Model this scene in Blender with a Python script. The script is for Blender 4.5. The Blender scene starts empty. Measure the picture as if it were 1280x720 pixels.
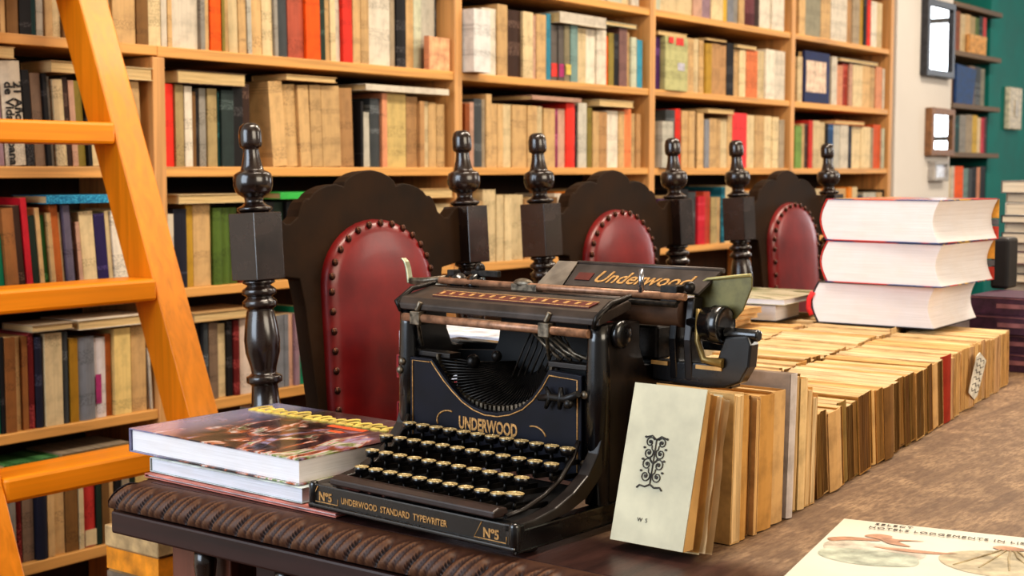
import bpy, math, random
from mathutils import Vector, Matrix, Euler
random.seed(11)
R = math.radians
C = bpy.context.scene.collection
PI = math.pi

# ------------------------------------------------------------------ helpers
def lin(c):
    o = []
    for v in c[:3]:
        v = v / 255.0
        o.append(v / 12.92 if v <= 0.04045 else ((v + 0.055) / 1.055) ** 2.4)
    return (o[0], o[1], o[2], 1.0)

class NT:
    """small node tree writer"""
    def __init__(s, name):
        s.m = bpy.data.materials.new(name); s.m.use_nodes = True
        s.t = s.m.node_tree; s.b = s.t.nodes['Principled BSDF']
        s.tc = None
    def n(s, kind, **kw):
        nd = s.t.nodes.new(kind)
        for k, v in kw.items():
            if k in nd.inputs: nd.inputs[k].default_value = v
            else: setattr(nd, k, v)
        return nd
    def l(s, a, b): s.t.links.new(a, b)
    def coord(s, scale, kind='Object', rot=(0, 0, 0)):
        if s.tc is None: s.tc = s.n('ShaderNodeTexCoord')
        mp = s.n('ShaderNodeMapping'); mp.inputs['Scale'].default_value = scale; mp.inputs['Rotation'].default_value = rot
        s.l(s.tc.outputs[kind], mp.inputs['Vector']); return mp.outputs[0]
    def noise(s, scale, detail=3, size=1.0, rough=.55, rot=(0, 0, 0), dist=0.0):
        nd = s.n('ShaderNodeTexNoise'); nd.inputs['Scale'].default_value = size
        nd.inputs['Detail'].default_value = detail; nd.inputs['Roughness'].default_value = rough
        nd.inputs['Distortion'].default_value = dist
        s.l(s.coord(scale, rot=rot), nd.inputs['Vector']); return nd.outputs['Fac']
    def ramp(s, fac, stops):
        r = s.n('ShaderNodeValToRGB'); e = r.color_ramp.elements
        while len(e) > 1: e.remove(e[-1])
        e[0].position = stops[0][0]; e[0].color = stops[0][1]
        for p, c in stops[1:]:
            k = e.new(p); k.color = c
        s.l(fac, r.inputs[0]); return r.outputs[0]
    def mix(s, fac, a, b, mode='MIX'):
        nd = s.n('ShaderNodeMix'); nd.data_type = 'RGBA'; nd.blend_type = mode
        if isinstance(fac, (int, float)): nd.inputs[0].default_value = fac
        else: s.l(fac, nd.inputs[0])
        for i, v in ((6, a), (7, b)):
            if isinstance(v, tuple): nd.inputs[i].default_value = v
            else: s.l(v, nd.inputs[i])
        return nd.outputs[2]
    def math(s, op, a, b=None):
        nd = s.n('ShaderNodeMath'); nd.operation = op
        for i, v in enumerate((a, b)):
            if v is None: continue
            if isinstance(v, (int, float)): nd.inputs[i].default_value = v
            else: s.l(v, nd.inputs[i])
        return nd.outputs[0]
    def bump(s, h, strength=.3, dist=.002):
        b = s.n('ShaderNodeBump'); b.inputs['Strength'].default_value = strength; b.inputs['Distance'].default_value = dist
        s.l(h, b.inputs['Height']); s.l(b.outputs[0], s.b.inputs['Normal'])
    def set(s, col=None, rough=None, metal=None, coat=None, spec=None):
        def put(k, v):
            if v is None: return
            if isinstance(v, (int, float, tuple)): s.b.inputs[k].default_value = v
            else: s.l(v, s.b.inputs[k])
        put('Base Color', col); put('Roughness', rough); put('Metallic', metal); put('Coat Weight', coat); put('Specular IOR Level', spec)
        if coat: s.b.inputs['Coat Roughness'].default_value = .12
        return s.m

def dark(c, k): return tuple(v * k for v in c[:3])
MATS = {}
def plain(name, col, rough=.5, metal=0., coat=0., var=.25, scale=40., bump=0.):
    if name in MATS: return MATS[name]
    t = NT(name)
    f = t.noise((scale,) * 3, 4)
    c = t.ramp(f, [(.3, lin(dark(col, 1 - var))), (.7, lin(tuple(min(255, v * (1 + var * .35)) for v in col)))])
    rr = t.math('ADD', t.math('MULTIPLY', f, .2), rough - .1)
    m = t.set(c, rr, metal, coat)
    if bump: t.bump(f, bump, .001)
    MATS[name] = m; return m

def wood(name, col, axis=0, rough=.45, var=.35, coat=0., fine=1.0, bump=.15):
    if name in MATS: return MATS[name]
    t = NT(name)
    sc = [60. * fine] * 3; sc[axis] = 2.2 * fine
    g = t.noise(tuple(sc), 5, dist=.6)
    sc2 = [9.] * 3; sc2[axis] = 1.2
    k = t.noise(tuple(sc2), 3)
    c = t.ramp(g, [(.28, lin(dark(col, 1 - var))), (.5, lin(col)), (.75, lin(tuple(min(255, v * 1.1) for v in col)))])
    c = t.mix(t.math('MULTIPLY', k, .45), c, lin(dark(col, 1 - var * .9)))
    m = t.set(c, t.math('ADD', t.math('MULTIPLY', g, .25), rough - .12), 0., coat)
    t.bump(g, bump, .001)
    MATS[name] = m; return m

class MB:
    """collects shapes, links them as ONE mesh object"""
    def __init__(s): s.v = []; s.f = []; s.mi = []; s.sm = []
    def add(s, vs, fs, m=0, smooth=False, M=None):
        o = len(s.v)
        for p in vs:
            p = Vector(p)
            if M is not None: p = M @ p
            s.v.append(tuple(p))
        for q in fs:
            s.f.append([o + i for i in q]); s.mi.append(m); s.sm.append(smooth)
        return s
    def box(s, x0, x1, y0, y1, z0, z1, m=0, M=None):
        vs = [(x, y, z) for x in (x0, x1) for y in (y0, y1) for z in (z0, z1)]
        return s.add(vs, [(0, 1, 3, 2), (4, 6, 7, 5), (0, 4, 5, 1), (2, 3, 7, 6), (0, 2, 6, 4), (1, 5, 7, 3)], m, False, M)
    def prism(s, poly, a0, a1, axis='y', m=0, M=None, smooth=False):
        def P(u, w, a):
            return {'y': (u, a, w), 'x': (a, u, w), 'z': (u, w, a)}[axis]
        n = len(poly)
        s.add([P(u, w, a0) for u, w in poly] + [P(u, w, a1) for u, w in poly],
              [tuple(range(n)), tuple(range(2 * n - 1, n - 1, -1))], m, False, M)
        s.add([P(u, w, a0) for u, w in poly] + [P(u, w, a1) for u, w in poly],
              [(i, i + n, (i + 1) % n + n, (i + 1) % n) for i in range(n)], m, smooth, M)
        return s
    def lathe(s, prof, n=24, m=0, M=None, caps=True):
        vs = []; fs = []
        for r, z in prof:
            for k in range(n): vs.append((r * math.cos(2 * PI * k / n), r * math.sin(2 * PI * k / n), z))
        for i in range(len(prof) - 1):
            for k in range(n):
                fs.append((i * n + k, i * n + (k + 1) % n, (i + 1) * n + (k + 1) % n, (i + 1) * n + k))
        s.add(vs, fs, m, True, M)
        if caps:
            for i, rev in ((0, True), (len(prof) - 1, False)):
                r, z = prof[i]
                if r > 1e-5:
                    ring = [(r * math.cos(2 * PI * k / n), r * math.sin(2 * PI * k / n), z) for k in range(n)]
                    s.add(ring, [tuple(range(n - 1, -1, -1)) if rev else tuple(range(n))], m, False, M)
        return s
    def tube(s, pts, r, n=8, m=0, M=None):
        pts = [Vector(p) for p in pts]
        rs = r if isinstance(r, (list, tuple)) else [r] * len(pts)
        T = [(pts[min(i + 1, len(pts) - 1)] - pts[max(i - 1, 0)]).normalized() for i in range(len(pts))]
        a = Vector((0, 0, 1)) if abs(T[0].z) < .9 else Vector((1, 0, 0))
        u = T[0].cross(a).normalized(); vs = []; fs = []
        for i, p in enumerate(pts):
            u = (u - T[i] * u.dot(T[i])).normalized(); w = T[i].cross(u)
            for k in range(n):
                q = 2 * PI * k / n
                vs.append(p + (u * math.cos(q) + w * math.sin(q)) * rs[i])
        for i in range(len(pts) - 1):
            for k in range(n): fs.append((i * n + k, i * n + (k + 1) % n, (i + 1) * n + (k + 1) % n, (i + 1) * n + k))
        s.add(vs, fs, m, True, M)
        L = len(vs)
        s.add(vs[:n], [tuple(range(n - 1, -1, -1))], m, False, M); s.add(vs[L - n:], [tuple(range(n))], m, False, M)
        return s
    def cyl(s, p0, p1, r, n=12, m=0, M=None): return s.tube([p0, p1], r, n, m, M)
    def ball(s, c, r, n=12, m=0, M=None, sq=(1, 1, 1)):
        prof = [(max(1e-6, r * math.sin(PI * i / 8)), -r * math.cos(PI * i / 8)) for i in range(9)]
        T = Matrix.Translation(c) @ Matrix.Diagonal((sq[0], sq[1], sq[2], 1))
        return s.lathe(prof, n, m, (M @ T) if M is not None else T, False)
    def grid(s, nx, ny, fn, m=0, smooth=True, M=None):
        vs = [fn(i / (nx - 1), j / (ny - 1)) for j in range(ny) for i in range(nx)]
        fs = [(j * nx + i, j * nx + i + 1, (j + 1) * nx + i + 1, (j + 1) * nx + i) for j in range(ny - 1) for i in range(nx - 1)]
        return s.add(vs, fs, m, smooth, M)
    def mesh(s, name, mats):
        me = bpy.data.meshes.new(name); me.from_pydata(s.v, [], s.f)
        for q in (mats if isinstance(mats, (list, tuple)) else [mats]): me.materials.append(q)
        me.polygons.foreach_set('material_index', s.mi); me.polygons.foreach_set('use_smooth', s.sm); me.update()
        import bmesh
        bm = bmesh.new(); bm.from_mesh(me)
        bmesh.ops.remove_doubles(bm, verts=bm.verts, dist=1e-6)
        bmesh.ops.recalc_face_normals(bm, faces=bm.faces); bm.to_mesh(me); bm.free()
        return me
    def build(s, name, mats, parent=None, loc=(0, 0, 0), rot=(0, 0, 0), bevel=0, seg=2):
        return place(name, s.mesh(name, mats), parent, loc, rot, bevel, seg)

def place(name, me, parent=None, loc=(0, 0, 0), rot=(0, 0, 0), bevel=0, seg=2):
    o = bpy.data.objects.new(name, me); C.objects.link(o)
    o.location = loc; o.rotation_euler = rot
    if parent: o.parent = parent
    if bevel:
        b = o.modifiers.new('bevel', 'BEVEL'); b.width = bevel; b.segments = seg; b.limit_method = 'ANGLE'; b.angle_limit = R(40)
    return o
def empty(name, loc=(0, 0, 0), rot=(0, 0, 0)):
    o = bpy.data.objects.new(name, None); C.objects.link(o); o.location = loc; o.rotation_euler = rot
    o.empty_display_size = .05; return o
def tag(o, label, cat, group=None):
    o['label'] = label; o['category'] = cat
    if group: o['group'] = group
    return o
def structure(o): o['kind'] = 'structure'; return o
def copy_tree(o, parent=None):
    c = o.copy(); C.objects.link(c)
    if parent: c.parent = parent; c.matrix_parent_inverse = o.matrix_parent_inverse
    for ch in list(o.children): copy_tree(ch, c)
    return c
def text(body, size, extrude, name, m, parent=None, loc=(0, 0, 0), rot=(0, 0, 0), sx=1., space=1., shear=0., bold=0., align='CENTER'):
    cu = bpy.data.curves.new('lettering', 'FONT'); cu.body = body; cu.size = size; cu.extrude = extrude; cu.align_x = align
    cu.space_character = space; cu.shear = shear; cu.offset = bold; cu.resolution_u = 3
    t = bpy.data.objects.new('lettering', cu); C.objects.link(t)
    dg = bpy.context.evaluated_depsgraph_get(); me = bpy.data.meshes.new_from_object(t.evaluated_get(dg))
    bpy.data.objects.remove(t); bpy.data.curves.remove(cu)
    me.transform(Matrix.Diagonal((sx, 1, 1, 1))); me.materials.clear(); me.materials.append(m)
    return place(name, me, parent, loc, rot)

# ------------------------------------------------------------------ materials
M_shelf = wood('oak_shelf', (222, 164, 92), 0, .5, .24)
M_post = wood('oak_post', (214, 160, 100), 2, .5, .22)
M_back = wood('shelf_back', (60, 40, 24), 2, .8, .4)
M_ladder = wood('ladder_varnish', (222, 134, 10), 2, .44, .12, .12, 1., .05)
M_ladder_x = wood('ladder_varnish_tread', (224, 136, 10), 0, .44, .12, .12, 1., .05)
M_chair = plain('chair_wood', (38, 24, 18), .26, 0, .6, .35, 30)
M_chairp = plain('chair_panel_wood', (44, 28, 14), .62, 0, 0, .3, 14); M_chairp.node_tree.nodes['Principled BSDF'].inputs['Specular IOR Level'].default_value = .15
M_stud = plain('stud_bronze', (88, 52, 36), .3, .7, 0, .4, 300)
M_black = plain('black_enamel', (11, 10, 12), .28, 0, .7, .4, 30)
M_blackp = plain('front_plate_enamel', (20, 21, 32), .5, 0, .0, .3, 25); M_blackp.node_tree.nodes['Principled BSDF'].inputs['Specular IOR Level'].default_value = .25
M_gold = plain('gold_line', (196, 150, 92), .45, .2, 0, .3, 400)
M_steel = plain('worn_steel', (120, 110, 96), .42, .75, 0, .5, 160)
M_dsteel = plain('dark_steel', (44, 40, 37), .42, .6, 0, .55, 160)
M_tan = plain('tan_rod', (162, 122, 96), .4, .3, 0, .3, 120)
M_olive = plain('olive_plate', (118, 110, 68), .45, .2, 0, .25, 60)
M_key = plain('key_face_glare', (205, 180, 128), .22, .15, .5, .35, 500)  # cream-gold glare on the key tops is put into this colour
M_brown = plain('brown_metal', (30, 22, 19), .4, .0, .2, .45, 50)

def leather_mat():
    t = NT('red_leather'); f = t.noise((14, 14, 14), 4); g = t.noise((260, 260, 260), 2)
    c = t.ramp(f, [(.3, lin((88, 8, 12))), (.7, lin((124, 20, 18)))])
    t.set(c, .36, 0., .12); t.bump(g, .12, .0006); return t.m
M_leather = leather_mat()

def table_mat():
    t = NT('table_top_wood')
    tc = t.n('ShaderNodeTexCoord'); sp = t.n('ShaderNodeSeparateXYZ'); t.l(tc.outputs['Object'], sp.inputs[0])
    g = t.noise((3.0, 70, 30), 6, dist=.8); b = t.noise((3.5, 6, 3), 4); s2 = t.noise((60, 260, 60), 5, rough=.7)
    worn = t.ramp(g, [(.25, lin((80, 58, 40))), (.5, lin((114, 89, 64))), (.75, lin((140, 113, 84)))])
    mo = t.noise((16, 26, 20), 5, rough=.65)
    worn = t.mix(t.ramp(mo, [(.44, (0, 0, 0, 1)), (.68, (.7, .7, .7, 1))]), worn, lin((172, 142, 108)))
    worn = t.mix(t.ramp(s2, [(.42, (0, 0, 0, 1)), (.62, (.75, .75, .75, 1))]), worn, lin((84, 58, 38)))
    dk = t.ramp(g, [(.3, lin((40, 24, 22))), (.7, lin((72, 46, 40)))])
    # worn away to the left of the chair side and behind the end rail
    e = t.math('MULTIPLY', t.math('SUBTRACT', sp.outputs[0], 1.125), 14.)
    e2 = t.math('MULTIPLY', t.math('SUBTRACT', .90, sp.outputs[1]), 9.)
    w = t.math('MINIMUM', e, e2); w = t.math('ADD', w, t.math('MULTIPLY', t.math('SUBTRACT', b, .5), 2.6))
    cl = t.n('ShaderNodeClamp'); t.l(w, cl.inputs[0])
    c = t.mix(cl.outputs[0], dk, worn)
    t.set(c, t.math('ADD', t.math('MULTIPLY', cl.outputs[0], .3), .33), 0., 0.)
    t.bump(s2, .3, .0012); return t.m
M_table = table_mat()
def carved_mat():
    t = NT('carved_edge_wood')
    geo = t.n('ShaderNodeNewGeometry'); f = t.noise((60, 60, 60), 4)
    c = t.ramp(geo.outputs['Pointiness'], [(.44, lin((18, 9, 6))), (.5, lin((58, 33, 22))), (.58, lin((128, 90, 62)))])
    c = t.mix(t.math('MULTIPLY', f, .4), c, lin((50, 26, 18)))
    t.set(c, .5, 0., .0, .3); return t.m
M_carve = carved_mat()
M_tdark = wood('table_dark_wood', (52, 25, 19), 1, .5, .4, .0)
M_tred = wood('table_leg_wood', (120, 70, 52), 2, .4, .35, .15)

def page_mat(name, col, axis=0, freq=900., var=.3):
    """edges of pages: fine uneven lines across the thickness"""
    if name in MATS: return MATS[name]
    t = NT(name)
    sc = [9.] * 3; sc[axis] = freq
    f = t.noise(tuple(sc), 3); sc2 = [30.] * 3; sc2[axis] = freq * .18
    g = t.noise(tuple(sc2), 3); h = t.noise((24, 24, 24), 3)
    c = t.ramp(f, [(.3, lin(dark(col, 1 - var))), (.6, lin(col))])
    c = t.mix(t.math('MULTIPLY', g, .55), c, lin(dark(col, 1 - var * .8)))
    c = t.mix(t.math('MULTIPLY', h, .3), c, lin((dark((col[0], col[1] * .88, col[2] * .7), .92))))
    t.set(c, .85, 0., 0., .2); t.bump(f, .35, .0008)
    MATS[name] = t.m; return t.m

# colour words used for book spines: rgb, words
PAL = {
 'tan': ((214, 176, 124), 'tan'), 'tan2': ((190, 146, 98), 'light brown'), 'cream': ((226, 202, 158), 'cream'), 'white': ((228, 216, 196), 'off-white'),
 'white2': ((232, 228, 222), 'white'), 'greywhite': ((206, 200, 184), 'grey-white'), 'grey': ((158, 152, 142), 'grey'), 'greytan': ((176, 158, 132), 'grey-tan'),
 'greybrown': ((140, 116, 96), 'grey-brown'), 'greyblue': ((140, 142, 148), 'blue-grey'), 'greyolive': ((150, 144, 122), 'grey-olive'),
 'slate': ((74, 78, 80), 'slate grey'), 'black': ((30, 27, 28), 'black'), 'navy': ((34, 34, 50), 'navy'), 'darkbrown': ((66, 42, 30), 'dark brown'),
 'brown': ((128, 92, 50), 'brown'), 'leather': ((160, 106, 58), 'leather-brown'), 'rust': ((158, 84, 36), 'rust'), 'orangebrown': ((188, 104, 44), 'orange-brown'),
 'mustard': ((176, 130, 34), 'mustard'), 'gold': ((196, 154, 52), 'golden yellow'), 'yellow': ((220, 180, 70), 'yellow'), 'paleyellow': ((228, 198, 130), 'pale yellow'),
 'olive': ((146, 128, 56), 'olive'), 'olivetan': ((178, 156, 110), 'olive-tan'), 'green': ((24, 140, 104), 'sea green'), 'green2': ((44, 92, 40), 'green'),
 'green3': ((88, 112, 44), 'moss green'), 'brightgreen': ((70, 196, 90), 'bright green'), 'lime': ((134, 168, 84), 'light green'), 'palegreen': ((204, 206, 180), 'pale green'),
 'palelime': ((206, 202, 144), 'pale lime'), 'darkgreen': ((36, 52, 40), 'dark green'), 'darkgreen2': ((50, 64, 62), 'dark grey-green'), 'darkteal': ((18, 68, 66), 'dark teal'),
 'teal': ((16, 90, 108), 'teal'), 'tealgrey': ((124, 152, 146), 'teal-grey'), 'blue': ((66, 148, 172), 'light blue'), 'blue2': ((44, 84, 130), 'blue'),
 'bluespine': ((24, 116, 160), 'bright blue'), 'purple': ((46, 32, 84), 'dark purple'), 'purple2': ((80, 40, 98), 'purple'), 'purplegrey': ((112, 104, 122), 'speckled purple-grey'),
 'mauve': ((166, 136, 146), 'mauve'), 'mauve2': ((138, 102, 96), 'dusky mauve'), 'magenta': ((156, 64, 98), 'magenta'), 'lavcream': ((216, 196, 180), 'lavender-cream'),
 'pink': ((214, 170, 146), 'pinkish'), 'salmon': ((230, 158, 118), 'salmon'), 'red': ((236, 58, 42), 'bright red'), 'red2': ((232, 62, 64), 'scarlet'),
 'crimson': ((208, 34, 52), 'crimson'), 'crimson2': ((200, 62, 54), 'brick red'), 'darkred': ((112, 26, 24), 'dark red'), 'maroon': ((84, 32, 36), 'maroon'),
 'redbrown': ((172, 60, 38), 'red-brown'), 'terracotta': ((192, 96, 72), 'terracotta'), 'terracotta2': ((184, 70, 46), 'rust red'), 'orange': ((246, 98, 18), 'orange'),
 'orange2': ((240, 136, 82), 'pale orange'), 'orange3': ((246, 146, 34), 'yellow-orange'), 'orange4': ((224, 98, 48), 'orange-red'),
 'whitemag': ((216, 206, 204), 'white and magenta'), 'greyred': ((104, 96, 90), 'dark grey and red'), 'greyyellow': ((138, 128, 100), 'dark grey and yellow'),
}
def spine_mat(key):
    nm = 'spine_' + key
    if nm in MATS: return MATS[nm]
    col = PAL[key][0]; lum = (col[0] * .3 + col[1] * .6 + col[2] * .1)
    t = NT(nm)
    tc = t.n('ShaderNodeTexCoord'); sp = t.n('ShaderNodeSeparateXYZ'); t.l(tc.outputs['Object'], sp.inputs[0])
    oi = t.n('ShaderNodeObjectInfo')
    f = t.noise((30, 30, 30), 4); v = t.noise((420, 40, 5), 2)
    base = t.ramp(f, [(.28, lin(dark(col, .85))), (.55, lin(col))])
    base = t.mix(t.math('MULTIPLY', v, .42), base, lin(dark(col, .66)))
    hue = t.n('ShaderNodeHueSaturation'); t.l(base, hue.inputs['Color'])
    t.l(t.math('ADD', t.math('MULTIPLY', oi.outputs['Random'], .26), .86), hue.inputs['Value'])
    base = hue.outputs[0]
    # worn printed marks along the spine, different on every book
    ofs = t.math('MULTIPLY', oi.outputs['Random'], 37.)
    nz = t.n('ShaderNodeTexNoise'); nz.inputs['Scale'].default_value = 1.; nz.inputs['Detail'].default_value = 0
    cb = t.n('ShaderNodeCombineXYZ')
    t.l(t.math('MULTIPLY', sp.outputs[0], 420.), cb.inputs[0]); t.l(t.math('MULTIPLY', sp.outputs[2], 520.), cb.inputs[2]); t.l(ofs, cb.inputs[1])
    t.l(cb.outputs[0], nz.inputs['Vector'])
    ink = t.math('GREATER_THAN', nz.outputs['Fac'], .54)
    wz = t.n('ShaderNodeTexNoise'); wz.inputs['Scale'].default_value = 1.; wz.inputs['Detail'].default_value = 0
    cb2 = t.n('ShaderNodeCombineXYZ'); t.l(t.math('MULTIPLY', sp.outputs[2], 26.), cb2.inputs[2]); t.l(ofs, cb2.inputs[0])
    t.l(cb2.outputs[0], wz.inputs['Vector'])
    ink = t.math('MULTIPLY', ink, t.math('GREATER_THAN', wz.outputs['Fac'], .6))
    ic = lin(dark(col, .4)) if lum > 95 else lin(tuple(min(255, v * 1.3 + 70) for v in col))
    base = t.mix(t.math('MULTIPLY', ink, .42), base, ic)
    t.set(base, .6, 0., 0., .3)
    MATS[nm] = t.m; return t.m
M_pages = page_mat('pages_cream', (226, 200, 150))
M_pagesz = page_mat('pages_cream_lying', (226, 200, 150), 2)
MERGE = {('u', 0, 's2', 0), ('u', 0, 's2', 9), ('u', 0, 's2', 10), ('u', 0, 's2', 11), ('u', 0, 's3', 12), ('u', 0, 's3', 13), ('u', 0, 's6', 0), ('u', 1, 's3', 0), ('u', 1, 's4', 13), ('u', 1, 's4', 14), ('u', 1, 's4', 15), ('u', 1, 's4', 16), ('u', 1, 's4', 17), ('l', 1, 's4', 2), ('u', 1, 's5', 7), ('u', 1, 's5', 8), ('u', 2, 's1', 0), ('u', 2, 's1', 1), ('u', 2, 's1', 2), ('u', 2, 's4', 12), ('u', 2, 's4', 13), ('u', 2, 's4', 14), ('u', 2, 's4', 15), ('u', 3, 's4', 12), ('u', 3, 's4', 13), ('u', 4, 's2', 1), ('u', 4, 's4', 0), ('u', 4, 's4', 2), ('u', 0, 's2', 12), ('u', 2, 's1', 3), ('u', 2, 's2', 1), ('u', 3, 's4', 10), ('u', 2, 's4', 7), ('u', 2, 's4', 8), ('u', 3, 's4', 11), ('u', 4, 's4', 6), ('u', 1, 's4', 7), ('u', 0, 's5', 0), ('u', 3, 's4', 0), ('u', 2, 's4', 0), ('u', 3, 's4', 1), ('u', 4, 's4', 1), ('u', 2, 's1', 5), ('u', 2, 's4', 6), ('u', 0, 's6', 14), ('u', 2, 's4', 9), ('u', 2, 's4', 11), ('u', 0, 's6', 15), ('u', 1, 's4', 8), ('u', 2, 's1', 4), ('u', 3, 's3', 5), ('u', 4, 's4', 8), ('u', 4, 's4', 9), ('u', 1, 's4', 12), ('u', 4, 's4', 3), ('u', 3, 's1', 0), ('u', 4, 's4', 5), ('u', 0, 's2', 8), ('u', 2, 's1', 6), ('l', 2, 's4', 0), ('u', 1, 's4', 9), ('u', 1, 's5', 0), ('u', 4, 's3', 6), ('u', 0, 's6', 16), ('u', 0, 's6', 13), ('u', 3, 's1', 8), ('u', 2, 's4', 10), ('u', 0, 's3', 11), ('u', 3, 's2', 2), ('u', 4, 's4', 4), ('u', 2, 's2', 20), ('u', 1, 's4', 18), ('u', 1, 's4', 11), ('u', 3, 's4', 7), ('u', 4, 's3', 7), ('u', 3, 's4', 2), ('u', 3, 's1', 6), ('u', 0, 's3', 0), ('u', 3, 's4', 9), ('u', 4, 's4', 7), ('u', 0, 's4', 11), ('u', 1, 's2', 30), ('l', 3, 's2', 2), ('u', 0, 's2', 4), ('u', 0, 's4', 9), ('u', 2, 's3', 10), ('u', 3, 's1', 11), ('u', 1, 's4', 10), ('u', 0, 's4', 0), ('u', 1, 's4', 0), ('u', 3, 's1', 7), ('u', 4, 's3', 13), ('u', 0, 's3', 5), ('u', 3, 's1', 4), ('u', 4, 's3', 1), ('u', 1, 's3', 8), ('l', 3, 's2', 1), ('u', 4, 's3', 10), ('u', 1, 's4', 6), ('u', 4, 's1', 6), ('u', 3, 's1', 3), ('u', 0, 's2', 1), ('u', 1, 's2', 7), ('u', 3, 's4', 3), ('u', 3, 's1', 9), ('u', 4, 's1', 7), ('u', 4, 's1', 8), ('u', 1, 's5', 13), ('u', 3, 's2', 10), ('l', 3, 's2', 0), ('u', 0, 's6', 1), ('u', 2, 's3', 1), ('u', 2, 's3', 12), ('u', 4, 's1', 4), ('u', 3, 's1', 1), ('u', 3, 's3', 9), ('u', 0, 's3', 10), ('u', 0, 's3', 14), ('u', 2, 's2', 6), ('u', 2, 's3', 15), ('u', 2, 's3', 23), ('u', 4, 's2', 5), ('u', 4, 's2', 8), ('u', 4, 's2', 4), ('l', 2, 's2', 1), ('u', 2, 's3', 3), ('u', 4, 's3', 5), ('l', 0, 's3', 0), ('u', 3, 's3', 2), ('l', 4, 's2', 0), ('u', 1, 's3', 25), ('l', 4, 's3', 0), ('u', 2, 's3', 0), ('u', 1, 's2', 20), ('u', 2, 's4', 5), ('u', 3, 's1', 2), ('u', 3, 's3', 1), ('u', 1, 's2', 18), ('u', 1, 's3', 5), ('u', 4, 's2', 3), ('u', 4, 's3', 0)}
HIDDEN = {('u', 0, 's2', 0), ('u', 0, 's2', 9), ('u', 0, 's2', 10), ('u', 0, 's2', 11), ('u', 0, 's3', 12), ('u', 0, 's3', 13), ('u', 0, 's6', 0), ('u', 1, 's3', 0), ('u', 1, 's4', 13), ('u', 1, 's4', 14), ('u', 1, 's4', 15), ('u', 1, 's4', 16), ('u', 1, 's4', 17), ('l', 1, 's4', 2), ('u', 1, 's5', 7), ('u', 1, 's5', 8), ('u', 2, 's1', 0), ('u', 2, 's1', 1), ('u', 2, 's1', 2), ('u', 2, 's4', 12), ('u', 2, 's4', 13), ('u', 2, 's4', 14), ('u', 2, 's4', 15), ('u', 3, 's4', 12), ('u', 3, 's4', 13), ('u', 4, 's2', 1), ('u', 4, 's4', 0), ('u', 4, 's4', 2)}
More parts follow.
